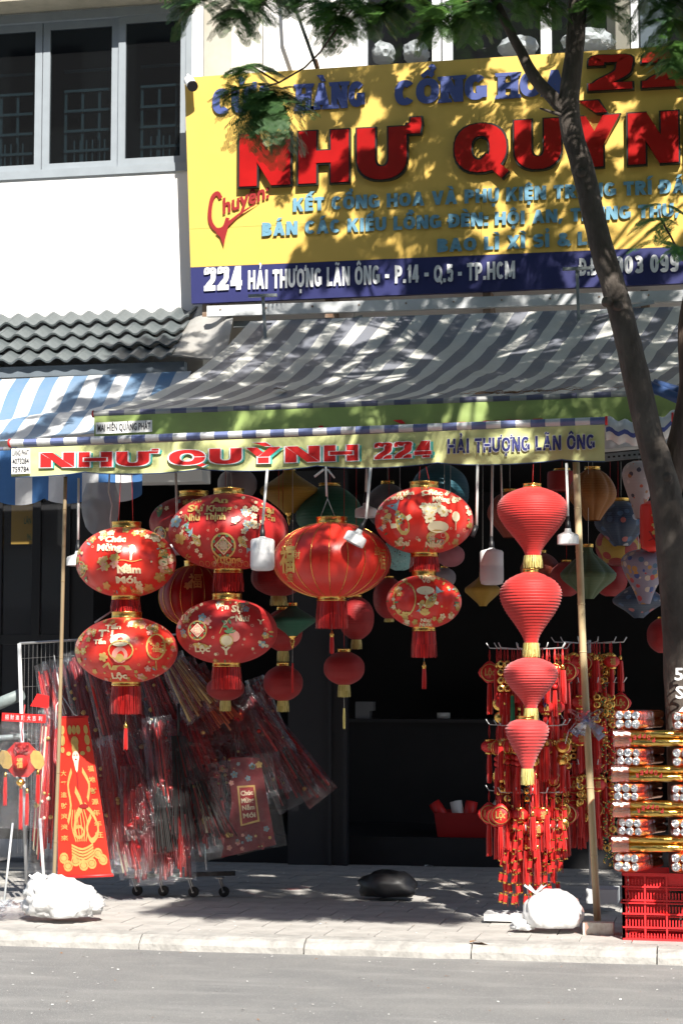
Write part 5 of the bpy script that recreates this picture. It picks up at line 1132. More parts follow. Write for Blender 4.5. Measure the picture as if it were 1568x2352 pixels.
for i in range(17):
    x = 130 + i * 26; y = 1520 + 14 * math.sin(i * 1.7) + (60 if i > 12 else 0); k = i / 16
    SL.append((x, y, x + 30 + 60 * k, 1790 + 24 * math.cos(i * 2.1) - 40 * k, 56, 86, 1.86 + .02 * (i % 3), f'dark red sleeve in the upper back row of the left rack, {ORD[i]} from the left', 'red', 13))
for i in range(12):
    x = 160 + i * 27; SL.append((x, 1740 + 16 * math.sin(i * 2.3), x + 14 + 3 * i, 2000 - 4 * i + 12 * math.cos(i * 1.9), 56, 76, 1.84 + .02 * (i % 2), f'dark red sleeve in the lower back row of the left rack, {ORD[i]} from the left', ('red', 'mixed', 'bright')[i % 3], 11))
for e in SL: sleeve(*e[:7], e[7], e[8], 'plastic' if random.random() < .75 else 'plastic_red', e[9], seed=3)
for (x0, y0, x1, y1, w0, w1, lab) in ((410, 1690, 470, 1930, 40, 150, 'black broom head of fine bristles beside the printed greeting poster'), (355, 1720, 385, 1960, 30, 50, 'narrow black broom left of the wide one')):
    t = thing('broom', lab, 'broom', at(x0, y0, 1.6)); g = MB(); a, b_ = at(x0, y0, 1.6), at(x1, y1, 1.55); s = mp(1, 1.6)
    for k in range(70):
        f = random.uniform(-1, 1); q = random.uniform(-1, 1) * .03; e = b_ + RT * (f * w1 * .5 * s) + UP * random.uniform(0, .05) + FW * q
        g.tube([a + RT * f * w0 * .4 * s + FW * q * .3, a.lerp(e, .5) + RT * f * .01, e], .0022, 3, caps=False)
    tag(g.build('bristle', M['bristle'], t), kind='stuff'); MB().tube([a + UP * .22, a], .010, 8).build('handle', M['black'], t)
# hanging bag at far left
hb = thing('hanging_bag', 'clear plastic bag with a red header card hanging at the left frame edge', 'bag', at(52, 1640, 1.25))
YB2 = 1.22
fx = on(YB2, 55, 1650, -.04)
def slabp(fx, P, th=.01, d=FW):
    mb = MB(); n = len(P); v = [fx(*p) for p in P]; mb.add(v + [q - d * th for q in v], [tuple(range(n)), tuple(range(2 * n - 1, n - 1, -1))] + [(i, i + n, (i + 1) % n + n, (i + 1) % n) for i in range(n)]); return mb
slabp(fx, [(-50, -8), (50, -8), (50, 10), (-50, 10)], .004).build('header_card', M['red_print'], hb)
q = MB(); fx2 = lambda u, v: fx(u, v) + FW * .003
for s_, x in (('招', -38), ('財', -26), ('進', -14), ('寶', -2), ('大', 12), ('吉', 24), ('利', 38)): put_text(q, s_, fx2, 8, 8, x, -3, 0, 0)
q.build('lettering', M['white_print'], hb)
for sg in (1, -1):
    w_ = MB(); c0 = at(52, 1655, YB2)
    s_ = mp(1, YB2)
    w_.grid(lambda u, v: c0 + RT * ((u - .5) * (98 + 16 * v) - 4 * v) * s_ - UP * v * 246 * s_ + FW * (sg * (.03 + .012 * v) * math.sin(u * 3.14) + .013 * noise.noise(Vector((u * 6, v * 11, sg))) + .006 * noise.noise(Vector((u * 15, v * 25, sg)))), 20, 36); w_.build('clear_bag', M['plastic'], hb)
orn = thing('lucky_ornament', 'octagonal red and gold new year ornament with berries and tassels inside the clear hanging bag', 'ornament', at(50, 1740, YB2))
fo = on(YB2 - .002, 50, 1745)
slabp(fo, poly_c(0, 0, 40, 40, 8, .39), .02).build('octagon_frame', M['red_paper'], orn)
for sx in (-1, 1): slabp(lambda u, v: fo(u, v) + FW * .012, poly_c(sx * 36, 0, 15, 22, 8, .4), .02).build('side_panel', M['gold_print'], orn)
c = fo(0, -6) + FW * .025
MB().lathe([(0, .05), (.02, .05), (.042, .03), (.05, 0), (.042, -.03), (.02, -.045), (0, -.045)], c, 20).build('gourd', M['red_print'], orn)
q = MB(); put_text(q, '福', lambda u, v: c + RT * u * .9 + UP * v + FW * (.055), .045, .05, 0, -.026, 0, .02); q.build('lettering', M['gold_print'], orn)
for k in range(14):
    b_ = fo(random.uniform(-18, 18), random.uniform(14, 36)) + FW * random.uniform(.01, .04); MB().lathe([(0, .011), (.008, .008), (.011, 0), (.008, -.008), (0, -.011)], b_, 10).build('berry', M['maroon'], orn)
MB().lathe([(0, .03), (.02, .02), (.032, 0), (.02, -.02), (0, -.03)], fo(0, -48) + FW * .02, 14).build('gold_knot', M['gold'], orn)
for (x, y0, y1) in ((-36, -36, -118), (0, -58, -172), (14, -70, -160), (38, -30, -112)):
    g = MB(); p = fo(x, y0); strands(g, p, .010, mp(y0 - y1 - 14, YB2), 16, .006, 1.3, .1, 2); tag(g.build('tassel', M['silk'], orn), kind='stuff'); MB().lathe([(0, .03), (.008, .028), (.011, .01), (.012, 0), (.01, -.01), (0, -.01)], p, 8).build('gold_bead', M['gold'], orn)
MB().tube([fo(2, 40), fo(0, 62), fo(4, 95), fo(6, 118)], .004, 5).build('cord', M['silk'], orn)
cardt = thing('red_card_pack', 'small pack with a red orange card tied with white rope above the hanging bag', 'package', at(96, 1610, 1.35))
slabp(on(1.35, 95, 1610, -.2), [(-22, -16), (20, -12), (16, 14), (-12, 14)], .01).build('card', M['red_print'], cardt)
w_ = MB(); c0 = at(94, 1625, 1.35); w_.grid(lambda u, v: c0 + RT * ((u - .5) * (50 + 26 * v)) * mp(1, 1.35) - UP * v * .2 + FW * (.02 + .02 * math.sin(u * 3) + .008 * noise.noise(Vector((u * 7, v * 8, 3)))), 14, 14); w_.build('clear_bag', M['plastic'], cardt)
# scroll
sc_ = thing('hanging_scroll', 'orange red hanging scroll with gold figure of a bearded old man and gold characters', 'scroll', at(190, 1645, 1.1))
YS2 = 1.12
A0, A1, A2_, A3 = at(137, 1650, YS2), at(202, 1648, YS2), at(257, 2010, YS2), at(133, 2016, YS2 - .0)
def sfn(u, v, off=0): p = A0.lerp(A1, u).lerp(A3.lerp(A2_, u), v); return p + FW * (.012 * math.sin(v * 4 + u * 3) + .010 * math.sin(u * 3.14) + off)
MB().grid(sfn, 16, 40, 0, True, tuple(-FW * .003)).build('cloth', M['scroll_red'], sc_)
MB().tube([sfn(-.03, -.005), sfn(1.03, -.005)], .008, 8).tube([sfn(-.03, 1.0), sfn(1.03, 1.0)], .011, 8).build('rod', M['red_print'], sc_)
P = Print(lambda u, v, l=0: sfn(u, v, .004 + l)); P.mb = MB()
def sp(cx, cy, rx, ry, mi, lift=1, n=10, rot=0): P.poly(poly_c(cx, cy, rx, ry, n, rot), mi, lift)
for k, chn in enumerate('大筆進財滾滾來'): put_text(P.mb, chn, lambda u, v: sfn(u, -v, .006), .15, .026, .14, -(.36 + .068 * k), 0, .02)
for k, chn in enumerate('福地財源年年旺'): put_text(P.mb, chn, lambda u, v: sfn(u, -v, .006), .16, .028, .87, -(.34 + .070 * k), 0, .02)
for x in (.12, .36, .5, .64, .88): sp(x, .075, .07, .030, 0)
for x in (.12, .88): sp(x, .14, .08, .035, 0); sp(x, .2, .06, .02, 0)
sp(.50, .15, .12, .035, 0); sp(.5, .19, .10, .045, 0); sp(.30, .225, .07, .014, 0); sp(.70, .225, .07, .014, 0)
sp(.5, .245, .10, .038, 6, 2); sp(.46, .235, .02, .004, 5, 3); sp(.54, .235, .02, .004, 5, 3); sp(.5, .262, .03, .005, 5, 3); P.poly([(.43, .27), (.57, .27), (.53, .33), (.5, .345), (.47, .33)], 1, 2)
P.line([(.5, .34), (.5, .45)], .03, 5, 1)
P.line([(.36, .33), (.25, .42), (.30, .55), (.22, .66)], .04, 0); P.line([(.64, .33), (.78, .42), (.70, .52)], .04, 0); P.line([(.42, .45), (.55, .55), (.42, .62), (.35, .72)], .05, 0); sp(.6, .56, .12, .015, 5, 2)
for k in range(6): P.line([(.34 + k * .05, .58), (.30 + k * .07, .68), (.38 + k * .04, .78)], .018, 0)
for k in range(5): P.line([(.28 - .0 * k, .80 + .018 * k), (.5, .83 + .02 * k), (.72, .80 + .018 * k)], .014, 0)
P.line([(.62, .55), (.80, .62), (.86, .72), (.70, .78), (.62, .70), (.74, .62)], .035, 0); P.ringp(.45, .72, .10, .02, 0, 12, .35)
for x, y in ((.12, .88), (.2, .93), (.88, .9), (.8, .86), (.5, .93), (.35, .9), (.66, .92)): sp(x, y, .06, .018, 0); P.ringp(x, y, .08, .015, 0, 10, .35)
tag(P.mb.build('gold_print', PM + [M['skin_print']], sc_), kind='stuff')
# printed greeting poster in clear bag
po = thing('greeting_poster', 'clear bag with a printed dark red greeting poster standing low beside the black broom', 'poster', at(560, 1850, 1.6))
fp = on(1.62, 562, 1850, .12)
slabp(fp, [(-66, -108), (60, -92), (46, 100), (-20, 108), (-30, 0)], .004).build('sheet', M['deep_red'], po)
P = Print(lambda u, v, l=0: fp(u, v) + FW * (.004 + l))
P.poly([(-14, -44), (30, -38), (28, 42), (-12, 44)], 0); P.poly([(-10, -40), (26, -34), (24, 38), (-8, 40)], 5, 1)
for s_, y in (('Chúc', 22), ('Mừng', 6), ('Năm', -10), ('Mới', -27)): P.text(s_, 8, y, 28, 10, 1, .03)
for k in range(26): P.flower(random.uniform(-56, 50), random.choice((random.uniform(-96, -54), random.uniform(50, 92))), random.uniform(3, 8), random.choice((0, 2, 4, 5)))
tag(P.mb.build('gold_print', PM, po), kind='stuff')
w_ = MB(); w_.grid(lambda u, v: fp((u - .5) * (150 + 20 * v), 100 - 206 * v + 10 * u) + FW * (.02 + .014 * noise.noise(Vector((u * 8, v * 12, 5))) + .01 * noise.noise(Vector((u * 16, v * 5, 8)))), 26, 30); w_.build('clear_bag', M['plastic'], po)
# ================================================================== RIGHT STALL
rr_ = thing('charm_rack', 'white wire rack post with four tiers of hooked arms hung with red charms', 'rack', ground(1212, 2085))
RYk = 1.05
cpx = 1214
ctr = lambda py: at(cpx + (py - 1500) * -.002, py, RYk)
MB().tube([ctr(1470), ctr(2085)], .012, 10).build('post', M['pipe_white'], rr_)
MB().bb(at(1110, 2115, .95), at(1204, 2092, 1.15)).build('base', M['bulb_white'], rr_)
TI = [(1492, 190, 'top'), (1668, 180, 'second'), (1820, 175, 'third')]
slots = []
def arm(c, ang, L, parent, curl=.03):
    d = RT * math.cos(ang) + FW * math.sin(ang); P = [c, c + d * L * .5 + UP * .004, c + d * L * .92 + UP * .010, c + d * L + UP * (.012 + curl)]
    return MB().tube(P, .0035, 6).build('hook_arm', M['pipe_white'], parent), P
for ti, (py, Lx, nm) in enumerate(TI):
    c = ctr(py); Lm = .27
    MB().lathe([(.03, .008), (.03, -.008), (0, -.008)], c, 16).build('hub', M['pipe_white'], rr_)
    for k in range(9):
        ang = R(-10 + 25 * k); L = Lm * (1.0 if k % 2 == 0 else .86); o, P = arm(c, ang, L, rr_)
        for j in (3, 2, 1): slots.append((ti, k, P[0].lerp(P[2], .30 + .235 * j), nm, j))
    for k in range(3): arm(c, R(230 + 30 * k), Lm, rr_)
def cordp(g, p, L, mi=0): g.tube([p + UP * .004, p + RT * .003 - UP * L * .5, p - UP * L], .0018, 4, mi).tube([p + UP * .004, p - RT * .003 - UP * L * .5, p - UP * L], .0018, 4, mi)
def bead(r, c, n=8): return [(0, r), (r * .8, r * .6), (r, 0), (r * .8, -r * .6), (0, -r)]
def charm(kind, p):
    o = thing('hanging_charm', 'x', 'charm', p, 'red and gold charms hanging on the right racks'); 
    g = MB()
    if kind == 'tassel':
        cordp(g, p, .07); g.build('cord', M['silk'], o); MB().lathe([(0, .012), (.006, .01), (.008, 0), (.006, -.012), (0, -.014)], p - UP * .075, 8).build('gold_bead', M['gold'], o)
        g = MB(); strands(g, p - UP * .09, .011, .15, 14, .006, 1.25, .08, 2); tag(g.build('tassel', M['silk'], o), kind='stuff')
    elif kind == 'medal':
        cordp(g, p, .05); g.build('cord', M['silk'], o); c = p - UP * .08
        MB().lathe([(0, .006), (.03, .006), (.034, 0), (.03, -.006), (0, -.006)], c, 16, ax=Matrix.Rotation(R(90), 3, 'X')).build('medallion', M['gold'], o)
        MB().lathe([(0, .007), (.018, .007), (.02, 0), (.018, -.007), (0, -.007)], c + FW * .003, 12, ax=Matrix.Rotation(R(90), 3, 'X')).build('disc', M['red_print'], o)
        MB().lathe([(0, .006), (.024, .006), (.026, 0), (.024, -.006), (0, -.006)], c - UP * .062, 14, ax=Matrix.Rotation(R(90), 3, 'X')).build('medallion', M['gold'], o)
        g = MB(); strands(g, c - UP * .09, .010, .12, 12, .006, 1.25, .08, 2); tag(g.build('tassel', M['silk'], o), kind='stuff')
    elif kind == 'ball':
        cordp(g, p, .06); g.build('cord', M['silk'], o); c = p - UP * .09
        MB().lathe([(0, .03), (.018, .022), (.024, 0), (.018, -.022), (0, -.03)], c, 12).build('ball', M['red_print'], o)
        q = MB(); 
        for k in range(6):
            a = k * 1.047; q.tube([c + Vector((r_ * math.cos(a), r_ * math.sin(a), z)) for r_, z in ((.002, .032), (.02, .023), (.0265, 0), (.02, -.023), (.002, -.032))], .0018, 4, caps=False)
        tag(q.build('gold_cage', M['gold'], o), kind='stuff')
        for dz in (.048, .072): MB().lathe(bead(.013, 0), c - UP * dz, 10).build('bead', M['red_print'], o)
        g = MB(); strands(g, c - UP * .088, .008, .12, 12, .006, 1.5, .08, 2); tag(g.build('tassel', M['silk'], o), kind='stuff')
    elif kind == 'cracker':
        g.tube([p, p - UP * .34], .0015, 4); g.build('cord', M['silk'], o)
        for k in range(6):
            sgn = -1 if k % 2 else 1; c = p - UP * (.08 + .045 * k) + RT * sgn * .011
            q = Matrix.Rotation(sgn * .12, 3, FW); MB().lathe([(0, .02), (.009, .02), (.009, -.02), (0, -.02)], c, 10, smooth=False, ax=q).build('cracker', M['red_print'], o)
            MB().lathe([(.0096, .022), (.0096, .015), (0, .022)], c, 10, ax=q).lathe([(.0096, -.015), (.0096, -.022), (0, -.022)], c, 10, ax=q).build('gold_band', M['gold'], o)['kind'] = 'stuff'
    elif kind == 'drum':
        cordp(g, p, .06); g.build('cord', M['silk'], o); c = p - UP * .095
        MB().lathe([(0, .026), (.02, .026), (.036, .012), (.038, 0), (.036, -.012), (.02, -.026), (0, -.026)], c, 16).build('drum', M['red_print'], o)
        MB().lathe([(0, .034), (.02, .034), (.022, .024), (0, .024)], c, 14).lathe([(0, -.024), (.022, -.024), (.02, -.034), (0, -.034)], c, 14).build('gold_ring', M['gold'], o)['kind'] = 'stuff'
        q = MB(); put_text(q, '福', lambda u, v: c + RT * u + UP * v + FW * .039, .026, .026, 0, -.013, 0, .01); q.build('lettering', M['gold_print'], o)
        g = MB(); strands(g, c - UP * .034, .009, .13, 12, .006, 1.3, .08, 2); tag(g.build('tassel', M['silk'], o), kind='stuff')
    elif kind == 'plaque':
        cordp(g, p, .05); g.build('cord', M['silk'], o); c = p - UP * .1
        mb = MB(); mb.lathe([(0, .008), (.042, .008), (.048, 0), (.042, -.008), (0, -.008)], c, 18, ax=Matrix.Rotation(R(90), 3, 'X'), mod=lambda a, z: 1 + .10 * math.cos(4 * a)); mb.build('plaque', M['red_print'], o)
        q = MB(); q.lathe([(.036, .0), (.040, .003), (.036, .006)], c + FW * .008, 20, ax=Matrix.Rotation(R(90), 3, 'X')); put_text(q, 'Lộc', lambda u, v: c + RT * u + UP * v + FW * .012, .045, .03, 0, -.012, 0, .03); q.build('lettering', M['gold_print'], o)
        g = MB(); strands(g, c - UP * .05, .010, .14, 12, .006, 1.25, .08, 2); tag(g.build('tassel', M['silk'], o), kind='stuff')
    elif kind == 'coins':
        cordp(g, p, .05); g.build('cord', M['silk'], o)
        for k in range(4): MB().lathe([(.006, .002), (.016, .002), (.017, 0), (.016, -.002), (.006, -.002)], p - UP * (.07 + .036 * k), 12, ax=Matrix.Rotation(R(90), 3, 'X')).build('coin', M['gold'], o)
        g = MB(); strands(g, p - UP * .20, .008, .1, 10, .006, 1.3, .08, 2); tag(g.build('tassel', M['silk'], o), kind='stuff')
    return o
KD = {'tassel': 'plain tassel', 'medal': 'gold disc charm', 'ball': 'gold caged red ball', 'cracker': 'red firecracker string', 'drum': 'little red drum', 'plaque': 'red "Lộc" plaque', 'coins': 'gold coin chain'}
PR = {}; rnd = random.Random(5)
plan = {0: ['tassel'] * 6 + ['ball', 'coins', 'tassel', 'plaque'], 1: ['ball', 'medal', 'ball', 'tassel', 'drum', 'coins', 'tassel'], 2: ['drum', 'coins', 'cracker', 'cracker', 'plaque', 'tassel', 'tassel', 'medal']}
cnt_ = {}
def add_charm(kind, p, where):
    key = (kind, where); cnt_[key] = cnt_.get(key, 0) + 1; n = cnt_[key]
    lab = f'{ORD[min(n, 18) - 1]} {KD[kind]} from the left, {where}'
    if kind not in PR: o = charm(kind, p); PR[kind] = o; o['label'] = lab; o.scale = (1.4, 1.4, 1.4); return o
    return copy_tree(PR[kind], None, p + Vector((0, 0, 0)), lab)
FWHERE = {0: 'top tier of the sunlit rack', 1: 'second tier of the sunlit rack', 2: 'third tier of the sunlit rack'}
slots.sort(key=lambda s_: (s_[0], s_[2].x))
for (ti, k, p, nm, j) in slots:
    add_charm(rnd.choice(plan[ti]), p + UP * rnd.uniform(-.02, 0), FWHERE[ti])
for py_, wn in ((1575, 'upper inner ring of the sunlit rack'), (1740, 'middle inner ring of the sunlit rack'), (1850, 'lower inner ring of the sunlit rack')):
    for k in range(12):
        a_ = R(-20 + 20 * k); add_charm(rnd.choice(plan[2] + plan[1]), ctr(py_) + (RT * math.cos(a_) + FW * math.sin(a_) * .8) * rnd.uniform(.10, .20), wn)
# extra low hanging row on a fourth set of arms just above the base
c = ctr(1905)
for k in range(8):
    o, P = arm(c, R(5 + 24 * k), .2, rr_)
    for j in (1, 2): add_charm(rnd.choice(['tassel', 'cracker', 'tassel', 'cracker']), P[0].lerp(P[2], .45 * j) - UP * .0, 'lowest tier of the sunlit rack')
MB().lathe([(.02, .008), (.02, -.008), (0, -.008)], c, 12).build('hub', M['pipe_white'], rr_)
# second rack in the shade further right
r2 = thing('charm_rack', 'second charm rack standing in the shade behind the pale bamboo pole', 'rack', ground(1345, 2060))
Y2 = 2.0
MB().tube([at(1352, 1470, Y2), at(1356, 2050, Y2)], .012, 8).build('post', M['pipe_white'], r2)
MB().bb(at(1345, 2075, 1.5), at(1422, 2035, 1.75)).build('base', M['pipe_white'], r2)
sl2 = []
for py in (1478, 1570, 1652, 1755, 1808):
    c = at(1352, py, Y2)
    for k in range(7):
        o, P = arm(c, R(-6 + 30 * k), .26, r2); 
        for j in (1, 2, 3): sl2.append((py, P[0].lerp(P[2], .3 * j)))
sl2.sort(key=lambda q: (q[0], q[1].x)); nm2 = {1478: 'top tier of the shaded rack', 1570: 'second tier of the shaded rack', 1652: 'middle tier of the shaded rack', 1755: 'fourth tier of the shaded rack', 1808: 'lowest tier of the shaded rack'}
for py, p in sl2: add_charm(rnd.choice(['tassel', 'plaque', 'tassel', 'coins', 'drum', 'medal']), p, nm2[py])
pn = thing('red_pennant', 'red tapering pennant printed "Vạn Sự" in gold right of the smallest chained lantern', 'pennant', at(1285, 1700, 1.2))
fx = on(1.2, 1285, 1720)
slabp(fx, [(-32, 50), (26, 38), (-20, -112), (-34, -112)], .004).build('cloth', M['red_print'], pn)
P = Print(lambda u, v, l=0: fx(u, v) + FW * (.003 + l)); P.text('Vạn', -2, 8, 30, 14, 0, .03); P.text('Sự', -6, -16, 18, 13, 0, .03); P.flower(12, 28, 8, 0); P.flower(-20, 34, 8, 0); P.line([(24, 36), (-20, -108)], 1.6, 0)
tag(P.mb.build('gold_print', PM, pn), kind='stuff')
for (x, y0, y1, Y, lab) in ((1396, 1600, 1790, 1.7, 'green and gold beaded garland hanging left of the foil stack, upper one'), (1400, 1840, 1990, 1.55, 'green and gold beaded garland with ring flowers low beside the pale pole'), (1378, 1500, 1660, 1.9, 'green and gold beaded garland in the shade at rack top height')):
    t = thing('beaded_garland', lab, 'garland', at(x, y0, Y)); g = MB(); 
    for k in range(150):
        y = y0 + (y1 - y0) * k / 150; g.lathe(bead(random.uniform(.004, .007), 0), at(x + random.uniform(-16, 16), y, Y + random.uniform(-.03, .03)), 5, k % 2)
    tag(g.build('bead', [M['gold'], mat('bead_green', (.05, .2, .06), .25)], t), kind='stuff')
    for k in range(3 if y1 - y0 < 180 else 2):
        c = at(x + random.uniform(-8, 12), y0 + 20 + k * 44, Y - .04); MB().lathe([(.010, -.002), (.018, -.004), (.026, 0), (.018, .004), (.010, .002), (.010, -.002)], c, 16, ax=Matrix.Rotation(R(90), 3, 'X'), mod=lambda a, z: 1 + .06 * math.cos(12 * a)).build('ring_flower', M['gold'], t)
# pale package shapes and coloured tassels beside the chained lanterns
for (x, y, c_, nm) in ((1176, 1628, (.02, .25, .12), 'green'), (1250, 1580, (.06, .10, .38), 'blue')):
    t = thing('hanging_charm', f'long {nm} tassel beside the gap under the third chained lantern', 'charm', at(x, y - 30, .9)); g = MB(); strands(g, at(x, y - 30, .9), .011, .2, 18, .006, 1.3, .1, 2); tag(g.build('tassel', mat(nm + '_silk', c_, .5, sheen=.2), t), kind='stuff'); MB().lathe(bead(.012, 0), at(x, y - 30, .9), 8).build('gold_bead', M['gold'], t)
# ribbon bow
bw = thing('ribbon_bow', 'shiny pale blue ribbon bow tied round the pale bamboo pole', 'bow', at(1345, 1655, .82)); c0 = at(1343, 1652, .8)
def loop(ang, L, wd, tilt):
    mb = MB(); d = RT * math.cos(ang) + UP * math.sin(ang); n_2 = d.cross(FW)
    mb.grid(lambda u, v: c0 + d * (L * max(0, math.sin(v * 3.1416)) ** .8) + n_2 * ((v - .5) * wd * .9 + (u - .5) * wd * .25) + FW * (.03 + .03 * math.cos(v * 6.28 + tilt) + (u - .5) * wd), 3, 16); return mb
for k, (a, L) in enumerate(((R(150), .12), (R(30), .125), (R(175), .07), (R(5), .075), (R(70), .06), (R(115), .06), (R(-160), .07))): loop(a, L, .035, k).build('loop', M['ribbon'], bw)
for a, L in ((R(-50), .15), (R(-38), .12), (R(-110), .10), (R(-130), .12)):
    d = RT * math.cos(a) + UP * math.sin(a); n_2 = d.cross(FW); mb = MB(); mb.grid(lambda u, v: c0 + d * (L * v) + n_2 * (u - .5) * (.018 + .04 * v) + FW * (.03 + .012 * math.sin(v * 7)), 2, 10); mb.build('ribbon_tail', M['ribbon'], bw)
mb = MB(); mb.tube([at(1318, 1662, .8), at(1304, 1680, .8), at(1297, 1708, .8)], .003, 5).build('thread', M['ribbon'], bw)
# foil popper bundles, crate
def popper(x, y0, y1, kind, idx, Y=.10, lab='', xo=0):
    s = mp(1, Y, 1450); H = (y1 - y0) * s; r = H / 4 * 1.02; c = at(x, (y0 + y1) / 2, Y)
    t = thing('popper_bundle', lab, 'bundle', c, 'shrink wrapped bundles of foil popper tubes')
    if kind == 'end':
        ax = (FW * -1 * math.cos(R(33)) + RT * math.sin(R(33))).normalized(); sd = Vector((ax.y, -ax.x, 0)) * 1.0
        if sd.dot(RT) < 0: sd = -sd
        ct = c + sd * r * 3
        for i in range(3):
            for j in (-1, 1):
                p = ct + sd * (i - 1) * 2 * r + UP * j * r * .98 + UP * 0; jx = random.uniform(-.01, .01)
                q0 = p - ax * .0 + ax * jx; MB().tube([q0, q0 + ax * .34], r * .97, 16).build('tube', M['foil_copper'], t)
                e = MB(); A3_ = Matrix((sd, UP, -ax)).transposed(); e.lathe([(r * .99, -.004), (r * .95, .004), (r * .7, .007), (r * .3, .002), (0, .004)], q0 - ax * .002, 16, ax=A3_, mod=lambda a, z: 1 + .03 * math.cos(5 * a)); e.build('foil_end', M['foil_silver'], t)
        wrp = MB(); pc = ct; mid = lambda v: pc + ax * (-.012 + .2 * v)
        def wf_(u, v):
            q_ = u * 6.2832; cx_ = math.copysign(abs(math.cos(q_)) ** .4, math.cos(q_)); cz_ = math.copysign(abs(math.sin(q_)) ** .4, math.sin(q_)); return mid(v) + sd * cx_ * 3.12 * r + UP * cz_ * 2.06 * r + UP * .004 * noise.noise(Vector((u * 9, v * 9, pc.z * 5)))
        wrp.grid(wf_, 28, 8); wrp.build('clear_film', M['red_film'], t)
    else:
        ax = RT
        for j in (-1, 1):
            for k in (0, 1):
                q0 = c + UP * j * r * .98 + Vector((0, k * 2 * r, 0)); MB().tube([q0, q0 + ax * .75], r * .97, 16).build('tube', M['foil_gold'], t)
        e = MB(); e.grid(lambda u, v: c + ax * (-.004 + (.10 + .0 * v) * u) + UP * (math.sin((v - .5) * 3.1) * r * 2.02) + Vector((0, -math.cos((v - .5) * 3.1) ** .6 * r * 1.1 - .002, 0)), 8, 12); e.build('red_film', M['red_film'], t)
        if idx in (1, 2, 3):
            g = MB(); p0 = c + ax * (.21 if idx != 1 else .16) + UP * r * .62; n_3 = 6
            for k, chn in enumerate('POPPER'):
                a = (k - 2.5) * .16; V_, F_, W_ = ftext(chn, .03)
                o_ = lambda u, v, a=a, k=k: p0 + ax * ((2.5 - k) * .027 - u) + UP * (-v - .035 * (1 - math.cos((k - 2.5) * .5)) + .012) + Vector((0, -r * 1.03 - .002, 0))
                put_text(g, chn, o_, .018, .024, 0, 0, 0, .03)
            g.build('lettering', M['maroon'], t)
    return t
ST_ = [('end', 1632, 1673, 1412, 'topmost bundle of the foil stack, its silver tube ends showing at the upper left'), ('side', 1677, 1715, 1409, 'gold foil tube bundle lying crosswise, second layer from the top of the stack'), ('end', 1718, 1757, 1414, 'bundle with silver tube ends in the third layer from the top of the stack'),
       ('side', 1758, 1796, 1405, 'gold foil bundle printed POPPER upside down in the fourth layer from the top'), ('end', 1799, 1838, 1410, 'bundle with silver tube ends in the middle layer of the foil stack'), ('side', 1839, 1877, 1408, 'gold foil bundle printed POPPER upside down, just below the middle of the stack'),
       ('end', 1879, 1918, 1418, 'bundle with silver tube ends in the third layer above the crate'), ('side', 1920, 1957, 1405, 'gold foil bundle in the second layer above the red crate'), ('end', 1959, 1999, 1410, 'bundle with silver tube ends resting directly on the red crate')]
n_s = 0
for i, (k, y0, y1, x, lab) in enumerate(ST_):
    if k == 'side': n_s += 1
    popper(x, y0, y1, k, n_s, .10 if k == 'side' else .12, lab)
    if k == 'end': popper(x + 128 + random.randint(-4, 8), y0 + random.randint(0, 4), y1 + 2, k, 0, .12, 'silver ended bundle at the right frame edge, ' + ['topmost layer', '', 'third layer', '', 'middle layer', '', 'third layer above the crate', '', 'lowest layer'][i] + ' of the stack')
cr = thing('plastic_crate', 'red plastic lattice crate standing on the kerb under the foil stack', 'crate', ground(1480, 2160))
ca = ground(1432, 2160); s = mp(1, ca.y, 1500); Wc, Dc, Hc = .62, .36, at(1432, 2005, ca.y).z - PZ
x0c, y0c = ca.x, ca.y
def lattice(mk, n, m, W_, parent):
    fr_ = MB(); hh = Hc
    for i in range(n + 1): fr_.box(mk(W_ * i / n, hh / 2, 0), mk_size(.010 if 0 < i < n else .016, hh, .016), 0)
    for j in range(m + 1): fr_.box(mk(W_ / 2, hh * j / m + (.006 if j == 0 else (-.006 if j == m else 0)), -.001), mk_size(W_ + .01, .009 if 0 < j < m else .018, .018), 0)
    fr_.box(mk(W_ / 2, hh * .56, -.004), mk_size(W_ + .02, .006, .03)); fr_.build('lattice_frame', M['crate'], parent)
    sl_ = MB()
    for i in range(n):
        for j in range(m):
            if i == 2 and j == m - 1: sl_.box(mk(W_ * (i + .5) / n, hh * (j + .5) / m, .004), mk_size(W_ / n, hh / m, .003)); continue
            for k in range(6): sl_.box(mk(W_ * (i + (k + .9) / 6.9) / n, hh * (j + .28) / m, .003), mk_size(.007, hh / m * .56, .005))
            sl_.box(mk(W_ * (i + .5) / n, hh * (j + .80) / m, .010), mk_size(W_ / n, .006, .006))
    tag(sl_.build('slat', M['crate'], parent), kind='stuff')
mk_size = lambda a, b_, c_: (a, c_, b_)
lattice(lambda u, v, w_: Vector((x0c + u, y0c + w_, PZ + v)), 5, 5, Wc, cr)
mk_size = lambda a, b_, c_: (c_, a, b_)
lattice(lambda u, v, w_: Vector((x0c + w_, y0c + u, PZ + v)), 3, 5, Dc, cr)
MB().bb((x0c + .01, y0c + Dc, PZ), (x0c + Wc, y0c + Dc + .01, PZ + Hc)).bb((x0c + .02, y0c + .02, PZ + .005), (x0c + Wc, y0c + Dc, PZ + .015)).build('back_panel', M['crate'], cr)
